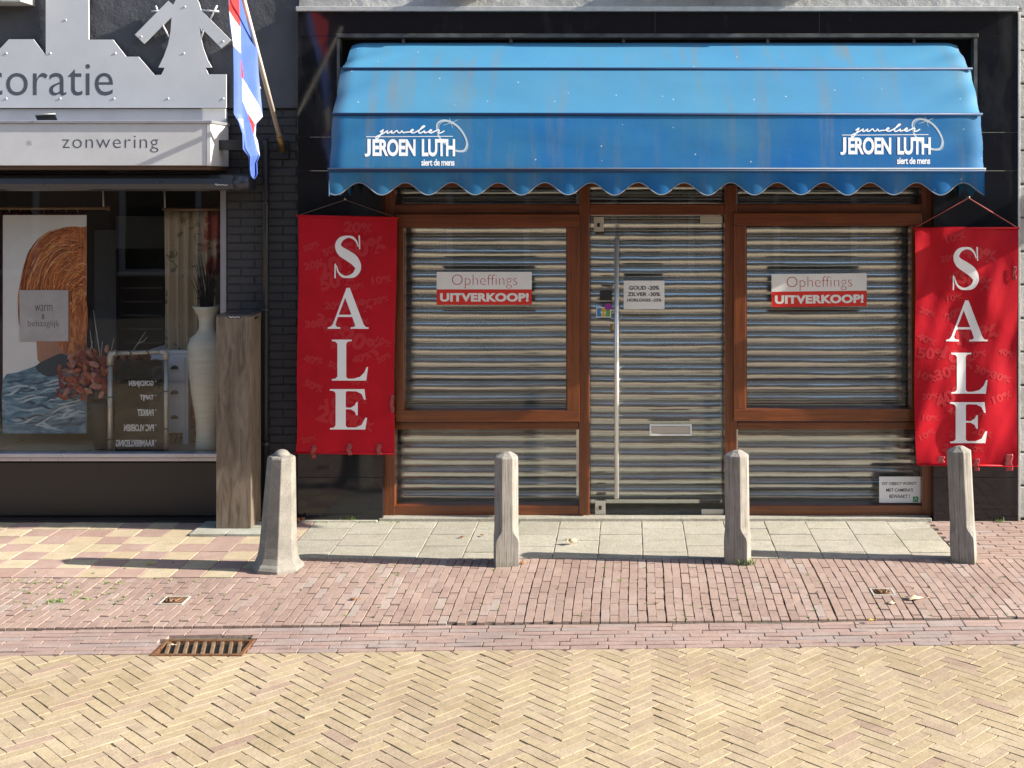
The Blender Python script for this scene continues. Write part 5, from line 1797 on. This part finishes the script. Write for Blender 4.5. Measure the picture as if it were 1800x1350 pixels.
def blades(name, spots, n, h, kind=None, lab=None, cat=None, seed=1):
    rg = random.Random(seed); b = MB()
    for (px, py, sp) in spots:
        d = CAMH * F / (py - HY); Y = d - CAMD; X = XP(px, Y)
        for i in range(n):
            x = X + rg.gauss(0, sp); y = Y + rg.gauss(0, sp * .5)
            a = rg.uniform(0, 2 * pi); l = h * rg.uniform(.4, 1.2); w = .0018
            dx, dy = cos(a), sin(a); lean = l * rg.uniform(.2, .9)
            b.add([(x - dy * w, y + dx * w, -.004), (x + dy * w, y - dx * w, -.004), (x + dx * lean * .5 + dy * w, y + dy * lean * .5 - dx * w, l * .6), (x + dx * lean * .5 - dy * w, y + dy * lean * .5 + dx * w, l * .6), (x + dx * lean, y + dy * lean, l)],
                  [(0, 1, 2, 3), (3, 2, 4)])
    return b.build(name, M['grass'], label=lab, cat=cat, kind=kind)


blades('grass_tuft', [(1306, 993, .022), (1316, 993, .02)], 45, .045, lab='bright green grass tuft at the foot of the second wooden bollard', cat='grass')
blades('grass_tuft', [(95, 1058, .03)], 55, .022, lab='green weed clump in the red bricks at the far left', cat='weed', seed=3)
blades('grass_tuft', [(612, 916, .03)], 45, .04, lab='small weed tuft growing at the foot of the left granite pier', cat='weed', seed=4)
blades('grass_tuft', [(1756, 917, .02)], 30, .03, lab='tiny weed at the foot of the right granite pier', cat='weed', seed=5)
sp_ = []
rg = random.Random(6)
for i in range(150):
    px = rg.uniform(0, 1800); py = rg.uniform(988, 1092)
    d = CAMH * F / (py - HY); Y = d - CAMD; X = XP(px, Y)
    X = x0g + round((X - x0g) / RW) * RW + .004 * sin(Y * 4 + X * 1.3)   # keep to the joints
    sp_.append((*to_px(X, Y, 0), .004))
for i in range(28): sp_.append((rg.uniform(0, 230), rg.uniform(1020, 1062), .012))
for i in range(25): sp_.append((rg.uniform(560, 700), rg.uniform(914, 919), .006))
blades('joint_weeds', sp_, 9, .010, kind='stuff', lab='sparse moss and tiny weeds in the paving joints', cat='weeds', seed=9)

# ------------------------------------------------ the other side of the street (behind the camera, seen only mirrored)
ob = empty('opposite_house', (0, -17, 0), 'brick houses across the street, visible only as reflections in the panes', 'house')
m, nt, bb = new_mat('opposite_brick')
v = coord(nt, world=True); mp = N(nt, 'Mapping'); mp.inputs['Rotation'].default_value = (pi / 2, 0, 0); nt.links.new(v, mp.inputs[0])
bt = N(nt, 'TexBrick'); bt.inputs['Scale'].default_value = 4.5; bt.inputs['Color1'].default_value = (.20, .10, .07, 1); bt.inputs['Color2'].default_value = (.15, .075, .055, 1); bt.inputs['Mortar'].default_value = (.28, .26, .23, 1)
bt.inputs['Mortar Size'].default_value = .012
nt.links.new(mp.outputs[0], bt.inputs['Vector']); nt.links.new(bt.outputs[0], bb.inputs['Base Color']); bb.inputs['Roughness'].default_value = .9
MB().box(-16, 16, -18, -17, -.05, 7.0).build('brick_wall', m, ob)
for i in range(9):
    x = -14 + i * 3.4
    w = MB(); 
    for (a, e, z0, z1) in ((x, x + .12, .7, 2.6), (x + 1.6, x + 1.72, .7, 2.6), (x + .121, x + 1.599, 2.48, 2.6), (x + .121, x + 1.599, .7, .82)): w.box(a, e, -17, -16.92, z0, z1)
    w.box(x + .1, x + .2, -17, -16.92, 3.8, 5.5); w.box(x + 1.4, x + 1.5, -17, -16.92, 3.8, 5.5); w.box(x + .201, x + 1.399, -17, -16.92, 5.4, 5.5); w.box(x + .201, x + 1.399, -17, -16.92, 3.8, 3.9)
    f = w.build('window', M['white_frame'], ob)
    MB().box(x + .12, x + 1.6, -16.99, -16.97, .82, 2.48).build('pane', M['dark_void'], f)
    MB().box(x + .2, x + 1.4, -16.99, -16.97, 3.9, 5.4).build('pane', M['dark_void'], f)
MB().box(-16.2, 16.2, -18.2, -16.7, 7.0, 7.25).build('roof_cornice', M['white_frame'], ob)
